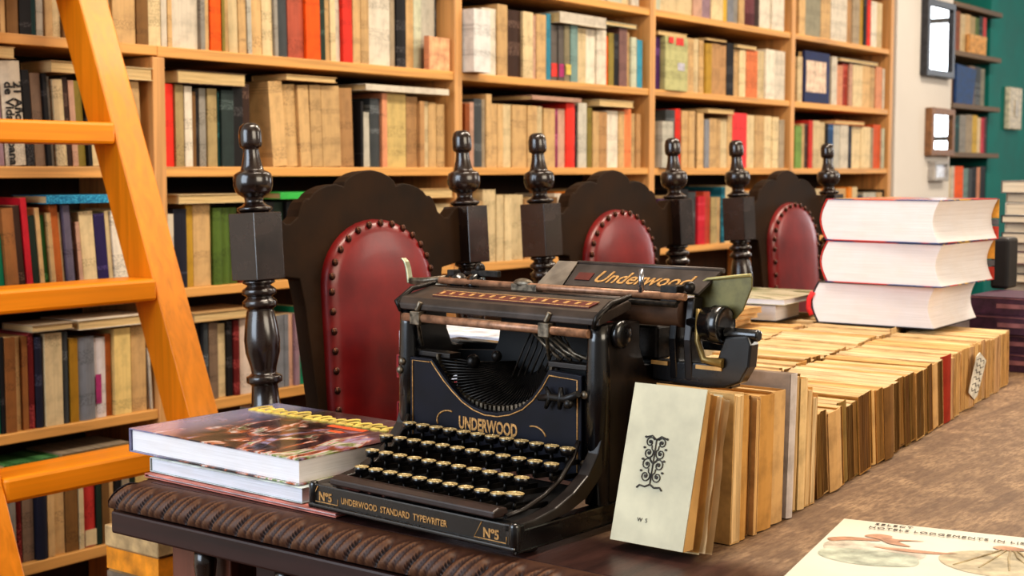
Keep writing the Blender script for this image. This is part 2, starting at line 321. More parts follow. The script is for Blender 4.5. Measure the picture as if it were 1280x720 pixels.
SHELF_ROWS = [
 ((0, 's2'),
  [(1.591,0.0072,'rust',0.173,0,0,''), (1.599,0.0112,'tan',0.17,0,0,''), (1.611,0.0242,'brown',0.176,0,0,''), (1.636,0.0272,'black',0.171,0,0,''), (1.664,0.0132,'darkteal',0.169,0,0,''), (1.678,0.0172,'greywhite',0.176,0,0,''), (1.696,0.0172,'tan',0.186,0,0,''), (1.714,0.0182,'cream',0.184,0,0,''), (1.733,0.0212,'brown',0.183,0,0,''), (1.755,0.0372,'tan',0.172,0,0,''), (1.793,0.0282,'rust',0.179,0,0,''), (1.822,0.0122,'olive',0.174,0,0,''), (1.835,0.0172,'cream',0.171,0,0,''), (1.853,0.0572,'tan',0.19,0,0,''), (1.911,0.0302,'brown',0.2,0,0,''), (1.942,0.0332,'cream',0.2,0,0,'')],
  []),
 ((0, 's3'),
  [(1.583,0.0172,'mauve',0.17,3,0,''), (1.603,0.0452,'white',0.2,3,0,'21'), (1.649,0.0172,'black',0.185,3,0,''), (1.667,0.0242,'greybrown',0.18,3,0,''), (1.692,0.0102,'black',0.18,3,0,''), (1.703,0.0082,'grey',0.175,3,0,''), (1.712,0.0232,'cream',0.17,3,0,''), (1.736,0.0142,'darkbrown',0.175,3,0,''), (1.751,0.0142,'pink',0.17,3,0,''), (1.766,0.0192,'olive',0.17,3,0,''), (1.786,0.0102,'black',0.17,3,0,''), (1.797,0.0232,'cream',0.16,3,0,''), (1.821,0.0342,'tan',0.165,3,0,''), (1.856,0.0292,'white',0.175,2,0,''), (1.886,0.0342,'tan',0.175,2,0,'')],
  [(1.538,1.62,0.022,'tan','f'), (1.691,1.753,0.023,'tan','f'), (1.855,1.939,0.026,'cream','f')]),
 ((0, 's4'),
  [(1.574,0.0202,'green',0.13,4,0,''), (1.595,0.0252,'leather',0.18,4,0,''), (1.621,0.0182,'darkbrown',0.185,4,0,''), (1.64,0.0142,'crimson',0.2,4,0,''), (1.655,0.0152,'darkgreen',0.165,4,0,''), (1.671,0.0102,'tan',0.18,4,0,''), (1.682,0.0122,'green2',0.165,4,0,''), (1.695,0.0102,'tan',0.17,4,0,''), (1.706,0.0182,'orangebrown',0.185,4,0,''), (1.725,0.0062,'cream',0.17,4,0,''), (1.732,0.0162,'purplegrey',0.185,4,0,''), (1.749,0.0112,'darkbrown',0.16,4,0,''), (1.761,0.0102,'pink',0.15,4,0,''), (1.772,0.0342,'cream',0.17,4,0,''), (1.807,0.0272,'purple',0.165,4,0,''), (1.835,0.0112,'cream',0.17,4,0,''), (1.847,0.0502,'white',0.17,4,0,'')],
  [(1.673,1.84,0.017,'bluespine','s')]),
 ((0, 's5'),
  [(1.565,0.0062,'green',0.172,0,0,''), (1.572,0.0082,'black',0.187,0,0,''), (1.581,0.0242,'leather',0.185,0,0,''), (1.606,0.0152,'tan',0.184,0,0,''), (1.622,0.0132,'leather',0.184,0,0,''), (1.636,0.0132,'darkred',0.19,0,0,''), (1.65,0.0182,'navy',0.18,0,0,''), (1.669,0.0412,'cream',0.185,0,0,''), (1.711,0.0162,'slate',0.185,0,0,''), (1.728,0.0202,'mustard',0.17,0,0,''), (1.749,0.0402,'greyblue',0.17,0,0,''), (1.79,0.0292,'whitemag',0.165,0,0,''), (1.82,0.0152,'orangebrown',0.17,0,0,''), (1.836,0.0422,'paleyellow',0.18,0,0,''), (1.883,0.0382,'tan',0.185,0,0,''), (1.931,0.0052,'white',0.13,3,0,'')],
  [(1.633,1.73,0.014,'greytan','f'), (1.74,1.921,0.02,'white','f')]),
 ((0, 's6'),
  [(1.55,0.0232,'brown',0.172,0,0,''), (1.574,0.0242,'grey',0.174,0,0,''), (1.601,0.0132,'darkred',0.181,0,0,''), (1.615,0.0262,'greybrown',0.183,0,0,''), (1.642,0.0232,'navy',0.185,0,0,''), (1.666,0.0162,'tan',0.186,0,0,''), (1.683,0.0272,'tan',0.17,0,0,''), (1.711,0.0302,'brown',0.18,0,0,''), (1.742,0.0122,'cream',0.181,0,0,''), (1.755,0.0292,'crimson2',0.178,0,0,''), (1.785,0.0122,'darkgreen',0.172,0,0,''), (1.798,0.0192,'brown',0.177,0,0,''), (1.818,0.0142,'tan',0.17,0,0,''), (1.833,0.0152,'black',0.187,0,0,''), (1.849,0.0192,'greytan',0.185,0,0,''), (1.869,0.0202,'darkgreen',0.179,0,0,''), (1.89,0.0352,'paleyellow',0.174,0,0,'')],
  [(1.563,1.685,0.018,'green2','s'), (1.692,1.86,0.018,'greytan','f')]),
 ((1, 's2'),
  [(1.978,0.0162,'white',0.21,0,0,''), (1.995,0.0122,'tan',0.21,0,0,''), (2.008,0.0732,'white',0.215,0,0,''), (2.082,0.0132,'grey',0.2,0,0,''), (2.096,0.0142,'tan',0.205,0,0,''), (2.111,0.0312,'orange',0.205,0,0,''), (2.143,0.0092,'olive',0.21,0,0,''), (2.153,0.0152,'tan',0.21,0,0,''), (2.169,0.0272,'cream',0.215,1,0,''), (2.197,0.0232,'tan',0.215,1,0,''), (2.221,0.0132,'greywhite',0.21,1,0,''), (2.235,0.0332,'tan',0.21,1,0,''), (2.269,0.0322,'cream',0.215,1,0,''), (2.302,0.0112,'grey',0.21,1,0,''), (2.314,0.0322,'slate',0.215,1,0,''), (2.349,0.0512,'terracotta',0.22,1,0,''), (2.401,0.0472,'orange',0.22,1,0,''), (2.449,0.0202,'darkgreen',0.21,1,0,''), (2.47,0.0182,'tan',0.215,1,0,''), (2.489,0.0182,'cream',0.21,1,0,''), (2.508,0.0162,'white',0.21,1,0,''), (2.525,0.0332,'red',0.22,1,0,''), (2.559,0.0272,'tan',0.21,0,0,''), (2.587,0.0282,'tan',0.21,0,0,''), (2.616,0.0872,'white',0.22,0,0,''), (2.704,0.0172,'greytan',0.21,0,0,''), (2.722,0.0362,'black',0.2,0,0,''), (2.759,0.0682,'tan',0.215,0,-0.04,''), (2.828,0.0312,'palegreen',0.21,0,-0.04,''), (2.86,0.0542,'greywhite',0.21,0,-0.04,''), (2.915,0.0122,'slate',0.2,0,-0.04,'')],
  []),
 ((1, 's3'),
  [(1.976,0.0092,'black',0.175,0,0,''), (1.986,0.0232,'red',0.175,0,0,''), (2.01,0.0232,'olivetan',0.175,0,0,''), (2.034,0.0212,'white',0.172,0,0,''), (2.056,0.0132,'brown',0.162,0,0,''), (2.07,0.0102,'black',0.165,0,0,''), (2.081,0.0192,'grey',0.17,0,0,''), (2.101,0.0272,'olivetan',0.17,0,0,''), (2.129,0.0062,'darkteal',0.165,0,0,''), (2.136,0.0362,'darkgreen2',0.168,0,0,''), (2.173,0.0322,'black',0.175,0,0,''), (2.206,0.0232,'darkbrown',0.185,0,0,''), (2.294,0.0452,'tan',0.195,4,0,''), (2.34,0.0382,'tan',0.19,3,0,''), (2.379,0.0352,'tan',0.19,3,0,''), (2.415,0.0372,'tan',0.192,2,0,''), (2.453,0.0622,'tan',0.192,2,0,''), (2.519,0.0472,'tan2',0.19,2,0,''), (2.584,0.0102,'black',0.16,0,0,''), (2.595,0.0282,'greywhite',0.135,1,0,''), (2.627,0.0352,'slate',0.17,0,0,''), (2.666,0.0192,'salmon',0.185,0,0,''), (2.686,0.0762,'paleyellow',0.186,0,0,''), (2.763,0.0432,'tan2',0.18,0,0,''), (2.807,0.0182,'tan2',0.17,0,0,''), (2.826,0.0242,'cream',0.17,0,0,''), (2.851,0.0322,'tan',0.168,0,0,''), (2.884,0.0322,'tan',0.165,0,0,'')],
  [(2.004,2.198,0.029,'darkbrown','f'), (2.32,2.486,0.013,'tan','f'), (2.586,2.905,0.016,'white','s')]),
 ((1, 's4'),
  [(1.982,0.0162,'white',0.16,0,0,''), (1.999,0.0372,'navy',0.17,0,0,''), (2.037,0.0192,'gold',0.18,0,0,''), (2.057,0.0492,'tan',0.18,0,0,''), (2.109,0.0252,'green3',0.17,0,0,''), (2.135,0.0242,'green3',0.17,0,0,''), (2.16,0.0252,'green3',0.17,0,0,''), (2.186,0.0262,'darkred',0.16,0,0,''), (2.213,0.0412,'darkbrown',0.17,0,0,''), (2.255,0.0362,'black',0.18,0,0,''), (2.292,0.0372,'darkgreen',0.18,0,0,''), (2.33,0.0462,'black',0.18,0,0,''), (2.38,0.0282,'tan',0.185,0,0,''), (2.409,0.0802,'darkgreen',0.18,0,0,''), (2.49,0.0782,'brown',0.18,0,0,''), (2.569,0.0632,'tan',0.18,0,0,''), (2.633,0.1522,'cream',0.175,0,0,''), (2.786,0.0792,'tan',0.18,0,0,''), (2.866,0.0682,'cream',0.165,0,0,'')],
  [(2,2.214,0.02,'cream','f'), (2.296,2.482,0.016,'brightgreen','s'), (2.493,2.606,0.016,'salmon','f'), (2.787,2.923,0.024,'tan','f')]),
 ((1, 's5'),
  [(2.06,0.0152,'black',0.17,0,0,''), (2.076,0.0132,'slate',0.17,0,0,''), (2.09,0.0262,'greybrown',0.17,0,0,''), (2.117,0.0272,'cream',0.165,0,0,''), (2.145,0.0162,'black',0.17,0,0,''), (2.162,0.0182,'darkred',0.17,0,0,''), (2.181,0.0382,'lavcream',0.175,0,0,''), (2.22,0.0242,'olivetan',0.17,0,0,''), (2.245,0.0412,'tan',0.17,0,0,''), (2.287,0.0332,'greyblue',0.17,0,0,''), (2.321,0.0142,'greyblue',0.17,0,0,''), (2.336,0.0152,'pink',0.17,0,0,''), (2.352,0.0142,'mauve',0.17,0,0,''), (2.367,0.0232,'green',0.185,0,0,'')],
  [(2.037,2.234,0.02,'tan','f')]),
 ((2, 's1'),
  [(3.02,0.1772,'cream',0.186,0,0,''), (3.198,0.2312,'cream',0.179,0,0,''), (3.43,0.1232,'tan',0.186,0,0,''), (3.554,0.1292,'greywhite',0.185,0,0,''), (3.684,0.0802,'palegreen',0.178,0,0,''), (3.765,0.0542,'cream',0.176,0,0,''), (3.82,0.0422,'white',0.18,0,0,'')],
  []),
 ((2, 's2'),
  [(2.972,0.0712,'white2',0.165,0,0.05,''), (3.044,0.0272,'tan',0.17,0,0,''), (3.072,0.0632,'white',0.18,0,0,''), (3.136,0.0462,'tan',0.195,0,0,''), (3.183,0.0672,'darkbrown',0.185,0,0,''), (3.251,0.0482,'cream',0.185,0,0,''), (3.3,0.0262,'pink',0.18,0,0,''), (3.327,0.0472,'tan',0.185,0,0,''), (3.375,0.0232,'blue',0.19,0,0,''), (3.399,0.0312,'greyred',0.16,0,0,''), (3.431,0.0272,'greyred',0.16,0,0,''), (3.459,0.0282,'greyyellow',0.162,0,0,''), (3.488,0.0372,'tealgrey',0.165,0,0,''), (3.526,0.0502,'cream',0.162,0,0,''), (3.577,0.0552,'white',0.163,0,0,''), (3.633,0.0522,'white',0.165,0,0,''), (3.686,0.0132,'orange',0.15,0,0,''), (3.7,0.0302,'olive',0.16,0,0,''), (3.731,0.0272,'black',0.16,0,0,''), (3.759,0.0452,'mauve2',0.18,0,0,''), (3.805,0.0182,'tan',0.17,0,0,''), (3.824,0.0322,'palegreen',0.155,0,0,''), (3.857,0.0322,'blue',0.15,0,0,'')],
  [(3.41,3.653,0.032,'white','s'), (3.667,3.845,0.012,'palegreen','s')]),
 ((2, 's3'),
  [(2.991,0.0202,'rust',0.17,0,0,''), (3.012,0.0192,'pink',0.175,0,0,''), (3.032,0.0352,'slate',0.185,0,0,''), (3.068,0.0202,'greytan',0.185,0,0,''), (3.089,0.0242,'tan',0.2,0,0,''), (3.114,0.0282,'tan',0.175,0,0,''), (3.143,0.0252,'tan',0.175,0,0,''), (3.169,0.0362,'cream',0.175,0,0,''), (3.206,0.0672,'tan',0.175,0,0,''), (3.274,0.0452,'tan',0.175,0,0,''), (3.32,0.0312,'cream',0.175,0,0,''), (3.352,0.0552,'tan',0.17,0,0,''), (3.408,0.0232,'magenta',0.17,0,0,''), (3.432,0.0362,'pink',0.172,0,0,''), (3.469,0.0452,'red',0.19,0,0,''), (3.515,0.0202,'black',0.185,0,0,''), (3.536,0.0462,'greywhite',0.193,0,0,''), (3.583,0.0252,'olive',0.18,0,0,''), (3.609,0.0342,'tan',0.17,0,0,''), (3.644,0.0442,'tan2',0.17,0,0,''), (3.689,0.0672,'white',0.175,0,0,''), (3.757,0.0322,'tan',0.175,0,0,''), (3.79,0.0412,'orange2',0.185,0,0,''), (3.832,0.0272,'tan',0.17,0,0,''), (3.86,0.0282,'tan2',0.17,0,0,'')],
  [(3.274,3.522,0.013,'pink','s'), (3.621,3.815,0.02,'cream','f')]),
 ((2, 's4'),
  [(2.997,0.0722,'tan',0.17,0,0,''), (3.074,0.0572,'cream',0.2,0,0,''), (3.132,0.0322,'cream',0.185,0,0,''), (3.165,0.0322,'cream',0.185,0,0,''), (3.198,0.0372,'cream',0.185,0,0,''), (3.236,0.0262,'cream',0.184,0,0,''), (3.263,0.0262,'tan2',0.17,0,0,''), (3.29,0.0302,'cream',0.175,0,0,''), (3.321,0.0472,'tan',0.175,0,0,''), (3.369,0.0512,'brown',0.175,0,0,''), (3.421,0.0362,'white',0.185,0,0,''), (3.458,0.0452,'orange3',0.19,0,0,''), (3.504,0.0542,'tan',0.18,0,0,''), (3.559,0.1322,'cream',0.175,0,0,''), (3.692,0.1142,'tan',0.175,0,0,''), (3.807,0.0902,'cream',0.175,0,0,'')],
  [(3.579,3.828,0.02,'cream','f')]),
 ((3, 's1'),
  [(3.959,0.0442,'palegreen',0.2,0,0,''), (4.004,0.1002,'cream',0.2,0,0,''), (4.105,0.1042,'cream',0.2,0,0,''), (4.21,0.0582,'pink',0.2,0,0,''), (4.269,0.0602,'mauve',0.2,0,0,''), (4.33,0.0832,'cream',0.2,0,0,''), (4.414,0.0282,'yellow',0.2,0,0,''), (4.443,0.0462,'greyblue',0.2,0,0,''), (4.49,0.0402,'grey',0.2,0,0,''), (4.531,0.0412,'tan',0.2,0,0,''), (4.573,0.0842,'maroon',0.2,0,0,''), (4.658,0.0362,'darkbrown',0.2,0,0,''), (4.695,0.0882,'white',0.2,0,0,''), (4.784,0.0972,'white',0.2,0,0,'')],
  []),
 ((3, 's2'),
  [(3.968,0.0392,'purple2',0.17,0,0,''), (4.008,0.1432,'palelime',0.173,0,0.02,''), (4.162,0.0312,'tan',0.18,0,0,''), (4.194,0.0312,'tan',0.18,0,0,''), (4.226,0.0322,'cream',0.18,0,0,''), (4.259,0.0322,'tan',0.178,0,0,''), (4.292,0.0432,'gold',0.17,0,0,''), (4.336,0.0612,'tan2',0.173,0,0,''), (4.398,0.0512,'tan2',0.173,0,0,''), (4.45,0.0512,'black',0.183,0,0,''), (4.502,0.0412,'tan',0.165,0,0,''), (4.544,0.0472,'cream',0.165,0,0,''), (4.592,0.0852,'orange2',0.168,0,0,''), (4.678,0.0562,'cream',0.17,0,0,''), (4.735,0.0692,'white',0.18,0,0,''), (4.805,0.0912,'white',0.18,0,0,'')],
  [(3.975,4.158,0.014,'tan','f'), (4.287,4.433,0.01,'brown','s'), (4.509,4.654,0.012,'cream','f')]),
 ((3, 's3'),
  [(3.977,0.0702,'greywhite',0.15,0,0.03,''), (4.048,0.0602,'slate',0.19,0,0,''), (4.109,0.0362,'red',0.195,0,0,''), (4.146,0.0412,'tan',0.19,0,0,''), (4.188,0.0422,'tan',0.19,0,0,''), (4.231,0.0162,'darkbrown',0.19,0,0,''), (4.248,0.0432,'tan',0.185,0,0,''), (4.292,0.0322,'greyblue',0.165,0,0,''), (4.325,0.0502,'tan',0.17,0,0,''), (4.376,0.0392,'tan',0.17,0,0,''), (4.416,0.0512,'cream',0.17,0,0,''), (4.468,0.0342,'tan',0.185,0,0,''), (4.503,0.1082,'red2',0.195,0,0,''), (4.612,0.0602,'cream',0.19,0,0,''), (4.673,0.0692,'tan',0.19,0,0,''), (4.743,0.0572,'cream',0.19,0,0,''), (4.801,0.0512,'cream',0.188,0,0,''), (4.853,0.0452,'greytan',0.18,0,0,'')],
  [(4.287,4.475,0.016,'tan','f')]),
 ((3, 's4'),
  [(3.986,0.0652,'purple2',0.16,0,0,''), (4.052,0.0772,'cream',0.17,0,0,''), (4.13,0.0632,'black',0.19,0,0,''), (4.194,0.0582,'slate',0.18,0,0,''), (4.253,0.0492,'crimson',0.165,0,0,''), (4.303,0.0442,'terracotta2',0.18,0,0,''), (4.348,0.0452,'olivetan',0.16,0,0,''), (4.394,0.0272,'tan',0.16,0,0,''), (4.422,0.0282,'teal',0.195,0,0,''), (4.451,0.0762,'cream',0.2,0,0,''), (4.528,0.1152,'tan',0.18,0,0,''), (4.644,0.0622,'orange3',0.185,0,0,''), (4.707,0.0622,'orange3',0.17,0,0,''), (4.77,0.1312,'pink',0.175,0,0,'')],
  []),
 ((4, 's1'),
  [(5.01,0.0542,'tan',0.2,0,0,''), (5.065,0.1422,'greyolive',0.2,0,0,''), (5.208,0.0872,'tan',0.2,0,0,''), (5.296,0.1522,'white',0.2,0,0,''), (5.449,0.0462,'tan2',0.2,0,0,''), (5.496,0.0702,'greytan',0.2,0,0,''), (5.567,0.0482,'gold',0.2,0,0,''), (5.616,0.0322,'black',0.2,0,0,''), (5.649,0.0482,'red',0.2,0,0,''), (5.698,0.0582,'white',0.19,0,0,''), (5.757,0.0592,'cream',0.19,0,0,'')],
  []),
 ((4, 's2'),
  [(4.999,0.0402,'cream',0.17,0,0,''), (5.04,0.0342,'salmon',0.17,0,0,''), (5.307,0.0522,'white',0.19,0,0,''), (5.36,0.0612,'salmon',0.16,0,0,''), (5.422,0.0532,'redbrown',0.17,0,0,''), (5.476,0.0312,'pink',0.17,0,0,''), (5.508,0.0952,'cream',0.17,0,0,''), (5.604,0.0822,'tan',0.175,0,0,''), (5.687,0.0662,'tan',0.175,0,0,''), (5.754,0.0672,'salmon',0.175,0,0,''), (5.822,0.0162,'white',0.17,0,0,'')],
  [(5.375,5.752,0.013,'greywhite','f')]),
 ((4, 's3'),
  [(4.987,0.0552,'lime',0.16,0,0,''), (5.043,0.0342,'tan',0.17,0,0,''), (5.078,0.0342,'darkbrown',0.17,0,0,''), (5.113,0.0352,'crimson2',0.185,0,0,''), (5.149,0.0572,'cream',0.185,0,0,''), (5.207,0.0502,'cream',0.18,0,0,''), (5.258,0.0222,'black',0.175,0,0,''), (5.281,0.0512,'blue2',0.175,0,0,''), (5.333,0.0602,'greywhite',0.175,0,0,''), (5.394,0.0772,'white',0.175,0,0,''), (5.472,0.0472,'navy',0.17,0,0,''), (5.52,0.0962,'cream',0.172,0,0,''), (5.617,0.0982,'cream',0.172,0,0,''), (5.716,0.0332,'greytan',0.17,0,0,''), (5.75,0.0762,'orange4',0.185,0,0,''), (5.827,0.0212,'palegreen',0.17,0,0,'')],
  [(5.333,5.624,0.016,'orange2','s')]),
 ((4, 's4'),
  [(5.06,0.0842,'tan',0.18,0,0,''), (5.145,0.0942,'cream',0.18,0,0,''), (5.24,0.0582,'orange3',0.18,0,0,''), (5.299,0.1852,'tan',0.18,0,0,''), (5.485,0.0382,'orange3',0.185,0,0,''), (5.524,0.0482,'cream',0.185,0,0,''), (5.589,0.0562,'slate',0.15,0,0,''), (5.646,0.1342,'greywhite',0.16,0,0,''), (5.781,0.0592,'tan',0.16,0,0,''), (5.841,0.0212,'black',0.17,0,0,'')],
  []),
]

# ------------------------------------------------------------------ camera
HC, HT = 1.13, 0.77
cam_d = bpy.data.cameras.new('camera'); cam = bpy.data.objects.new('camera', cam_d); C.objects.link(cam)
bpy.context.scene.camera = cam
FPX = 1780.; PITCH = math.atan((360 - 213) / FPX); YAW = R(37)
cam.location = (0, 0, HC); cam.rotation_euler = (PI / 2 - PITCH, 0, YAW - PI / 2)
cam_d.sensor_width = 36.; cam_d.lens = FPX / 1280 * 36.; cam_d.clip_start = .05
cam_d.dof.use_dof = True; cam_d.dof.focus_distance = 1.5; cam_d.dof.aperture_fstop = 12.

# ------------------------------------------------------------------ setting
YF = 2.40                                            # front plane of the bookcases
M_floor = wood('floor_boards', (96, 66, 44), 0, .5, .4)
M_ceil = plain('ceiling_paint', (226, 216, 198), .9, 0, 0, .06, 3)
M_wallw = plain('white_wall_paint', (222, 215, 206), .85, 0, 0, .03, 2)
M_teal = plain('teal_wall_paint', (0, 122, 114), .7, 0, 0, .12, 4)
structure(MB().box(-3, 11, -3.2, 2.9, -.06, 0).build('floor', M_floor))
structure(MB().box(-3, 11.2, -3.2, 2.9, 3.2, 3.3).build('ceiling', M_ceil))
structure(MB().box(-3, 7.4, 2.72, 2.84, 0, 3.2).build('wall_back', M_wallw))
structure(MB().box(5.93, 6.60, 2.40, 2.72, 0, 3.2).build('wall_middle', M_wallw))
structure(MB().box(7.30, 11, 2.46, 2.84, 0, 3.2).build('wall_far', M_teal))
wr = MB().box(11, 11.2, -3.2, -.3, 0, 3.2).box(11, 11.2, .86, 2.84, 0, 3.2).box(11, 11.2, -.3, .86, 0, .9).box(11, 11.2, -.3, .86, 2.75, 3.2)
structure(wr.build('wall_right', M_wallw))
wf = MB()
for z in (.9, 1.36, 1.82, 2.28, 2.71): wf.box(11.03, 11.09, -.3, .86, z, z + .04)
for y in (-.3, .26, .80): wf.box(11.03, 11.09, y, y + .06, .9, 2.75)
structure(wf.build('window_1', plain('window_frame_paint', (150, 140, 130), .6)))
structure(MB().box(5.93, 6.60, 2.385, 2.40, 0, .09).build('baseboard_back', plain('baseboard_wood', (150, 112, 80), .6)))

# ------------------------------------------------------------------ bookcase
PX = [0.98, 1.957, 2.95, 3.932, 4.938, 5.882]
SZ = {'s0': 1.886, 's1': 1.632, 's2': 1.379, 's3': 1.127, 's4': .866, 's5': .613, 's6': .35, 's7': .10}
BT = .022                                             # board thickness
bc = tag(empty('bookcase', (3.4, YF, 0)), 'long light oak bookcase filled with old books across the whole back wall', 'bookcase')
inv = Matrix.Translation((-3.4, -YF, 0))
for i, x in enumerate(PX):
    MB().box(x - .016, x + .016, YF, YF + .26, 0, 1.366 if i == 1 else 2.2, 0, inv).build('upright', M_post, bc, bevel=.002)
for i in range(5):
    for k, z in SZ.items():
        sag = .004 * ((i * 7 + int(k[1])) % 3 - 1)
        up = k in ('s0', 's1', 's2')
        MB().box(PX[i] + (.0002 if up and i == 1 else .0162), PX[i + 1] - (.0002 if up and i == 0 else .0162), YF + .004, YF + .25, z - BT / 2 + sag * .3, z + BT / 2, 0, inv).build('shelf_board', M_shelf, bc, bevel=.002)
MB().box(PX[0], PX[-1], YF + .262, YF + .272, 0, 2.2, 0, inv).build('back_panel', M_back, bc)

# ------------------------------------------------------------------ shelf books
def book_mesh(t, h, d, key, style):
    m = MB(); c = .0018 if style != 'flat' else .0008; o = .0025 if style == 'hard' else .0006
    if style == 'hard':
        n = 5; bul = min(.004, t * .22)
        out = [(t * i / (n), -bul * math.sin(PI * i / n)) for i in range(n + 1)]
        inn = [(c + (t - 2 * c) * i / n, c + .0005 - bul * math.sin(PI * i / n)) for i in range(n + 1)]
        poly = [(0, d)] + out + [(t, d), (t - c, d)] + inn[::-1] + [(c, d)]
    else:
        poly = [(0, d), (0, 0.0006), (.0006, 0), (t - .0006, 0), (t, .0006), (t, d), (t - c, d), (t - c, c), (c, c), (c, d)]
    # extruded as strips so that the concave outline stays clean
    n2 = len(poly); half = n2 // 2
    for a0 in (0,):
        vs = [(x, y, 0) for x, y in poly] + [(x, y, h) for x, y in poly]
        side = [(i, (i + 1) % n2, (i + 1) % n2 + n2, i + n2) for i in range(n2)]
        caps = []
        for i in range(half - 1):
            a, b, e, f = i, i + 1, n2 - 2 - i, n2 - 1 - i
            caps.append((a, b, e, f)); caps.append((a + n2, f + n2, e + n2, b + n2))
        m.add(vs, side + caps, 0)
    m.box(c, t - c, c + .0004, d - o * 2, o, h - o, 1)
    return m
ROWW = {0: 'bay behind the ladder', 1: 'bay left of the first chair', 2: 'bay behind second chair', 3: 'bay behind third chair', 4: 'bay beside white wall'}
BAYW = {0: 'leftmost bay, behind ladder', 1: 'second bay from left', 2: 'middle bay', 3: 'fourth bay from left', 4: 'bay next to white wall'}
ORD = ['first', 'second', 'third', 'fourth', 'fifth', 'sixth', 'seventh', 'eighth', 'ninth', 'tenth', 'eleventh', 'twelfth', 'thirteenth', 'fourteenth', 'fifteenth',
       'sixteenth', 'seventeenth', 'eighteenth', 'nineteenth', 'twentieth', 'twenty-first', 'twenty-second', 'twenty-third', 'twenty-fourth', 'twenty-fifth', 'twenty-sixth', 'twenty-seventh', 'twenty-eighth', 'twenty-ninth', 'thirtieth']
ORD += ['thirty-' + o for o in ORD[:9]] + ['fortieth'] + ['forty-' + o for o in ORD[:9]] + ['fiftieth'] + ['fifty-' + o for o in ORD[:9]]
SHW = ['top shelf', 'second shelf down', 'third shelf down', 'fourth shelf down', 'fifth shelf down']
M_ink = plain('black_ink', (24, 20, 20), .7); M_band = plain('cream_print', (236, 196, 140), .6); M_redp = plain('red_print', (226, 60, 50), .6)
M_magp = plain('magenta_print', (170, 50, 110), .6)
STUFF = MB(); SMATS = []; SIDX = {}
def smat(m):
    if m.name not in SIDX: SIDX[m.name] = len(SMATS); SMATS.append(m)
    return SIDX[m.name]
def to_stuff(mb, mats, M):
    o0 = len(STUFF.v); STUFF.v += [tuple(M @ Vector(q)) for q in mb.v]; STUFF.f += [[o0 + i for i in f] for f in mb.f]
    STUFF.mi += [smat(mats[i]) for i in mb.mi]; STUFF.sm += mb.sm
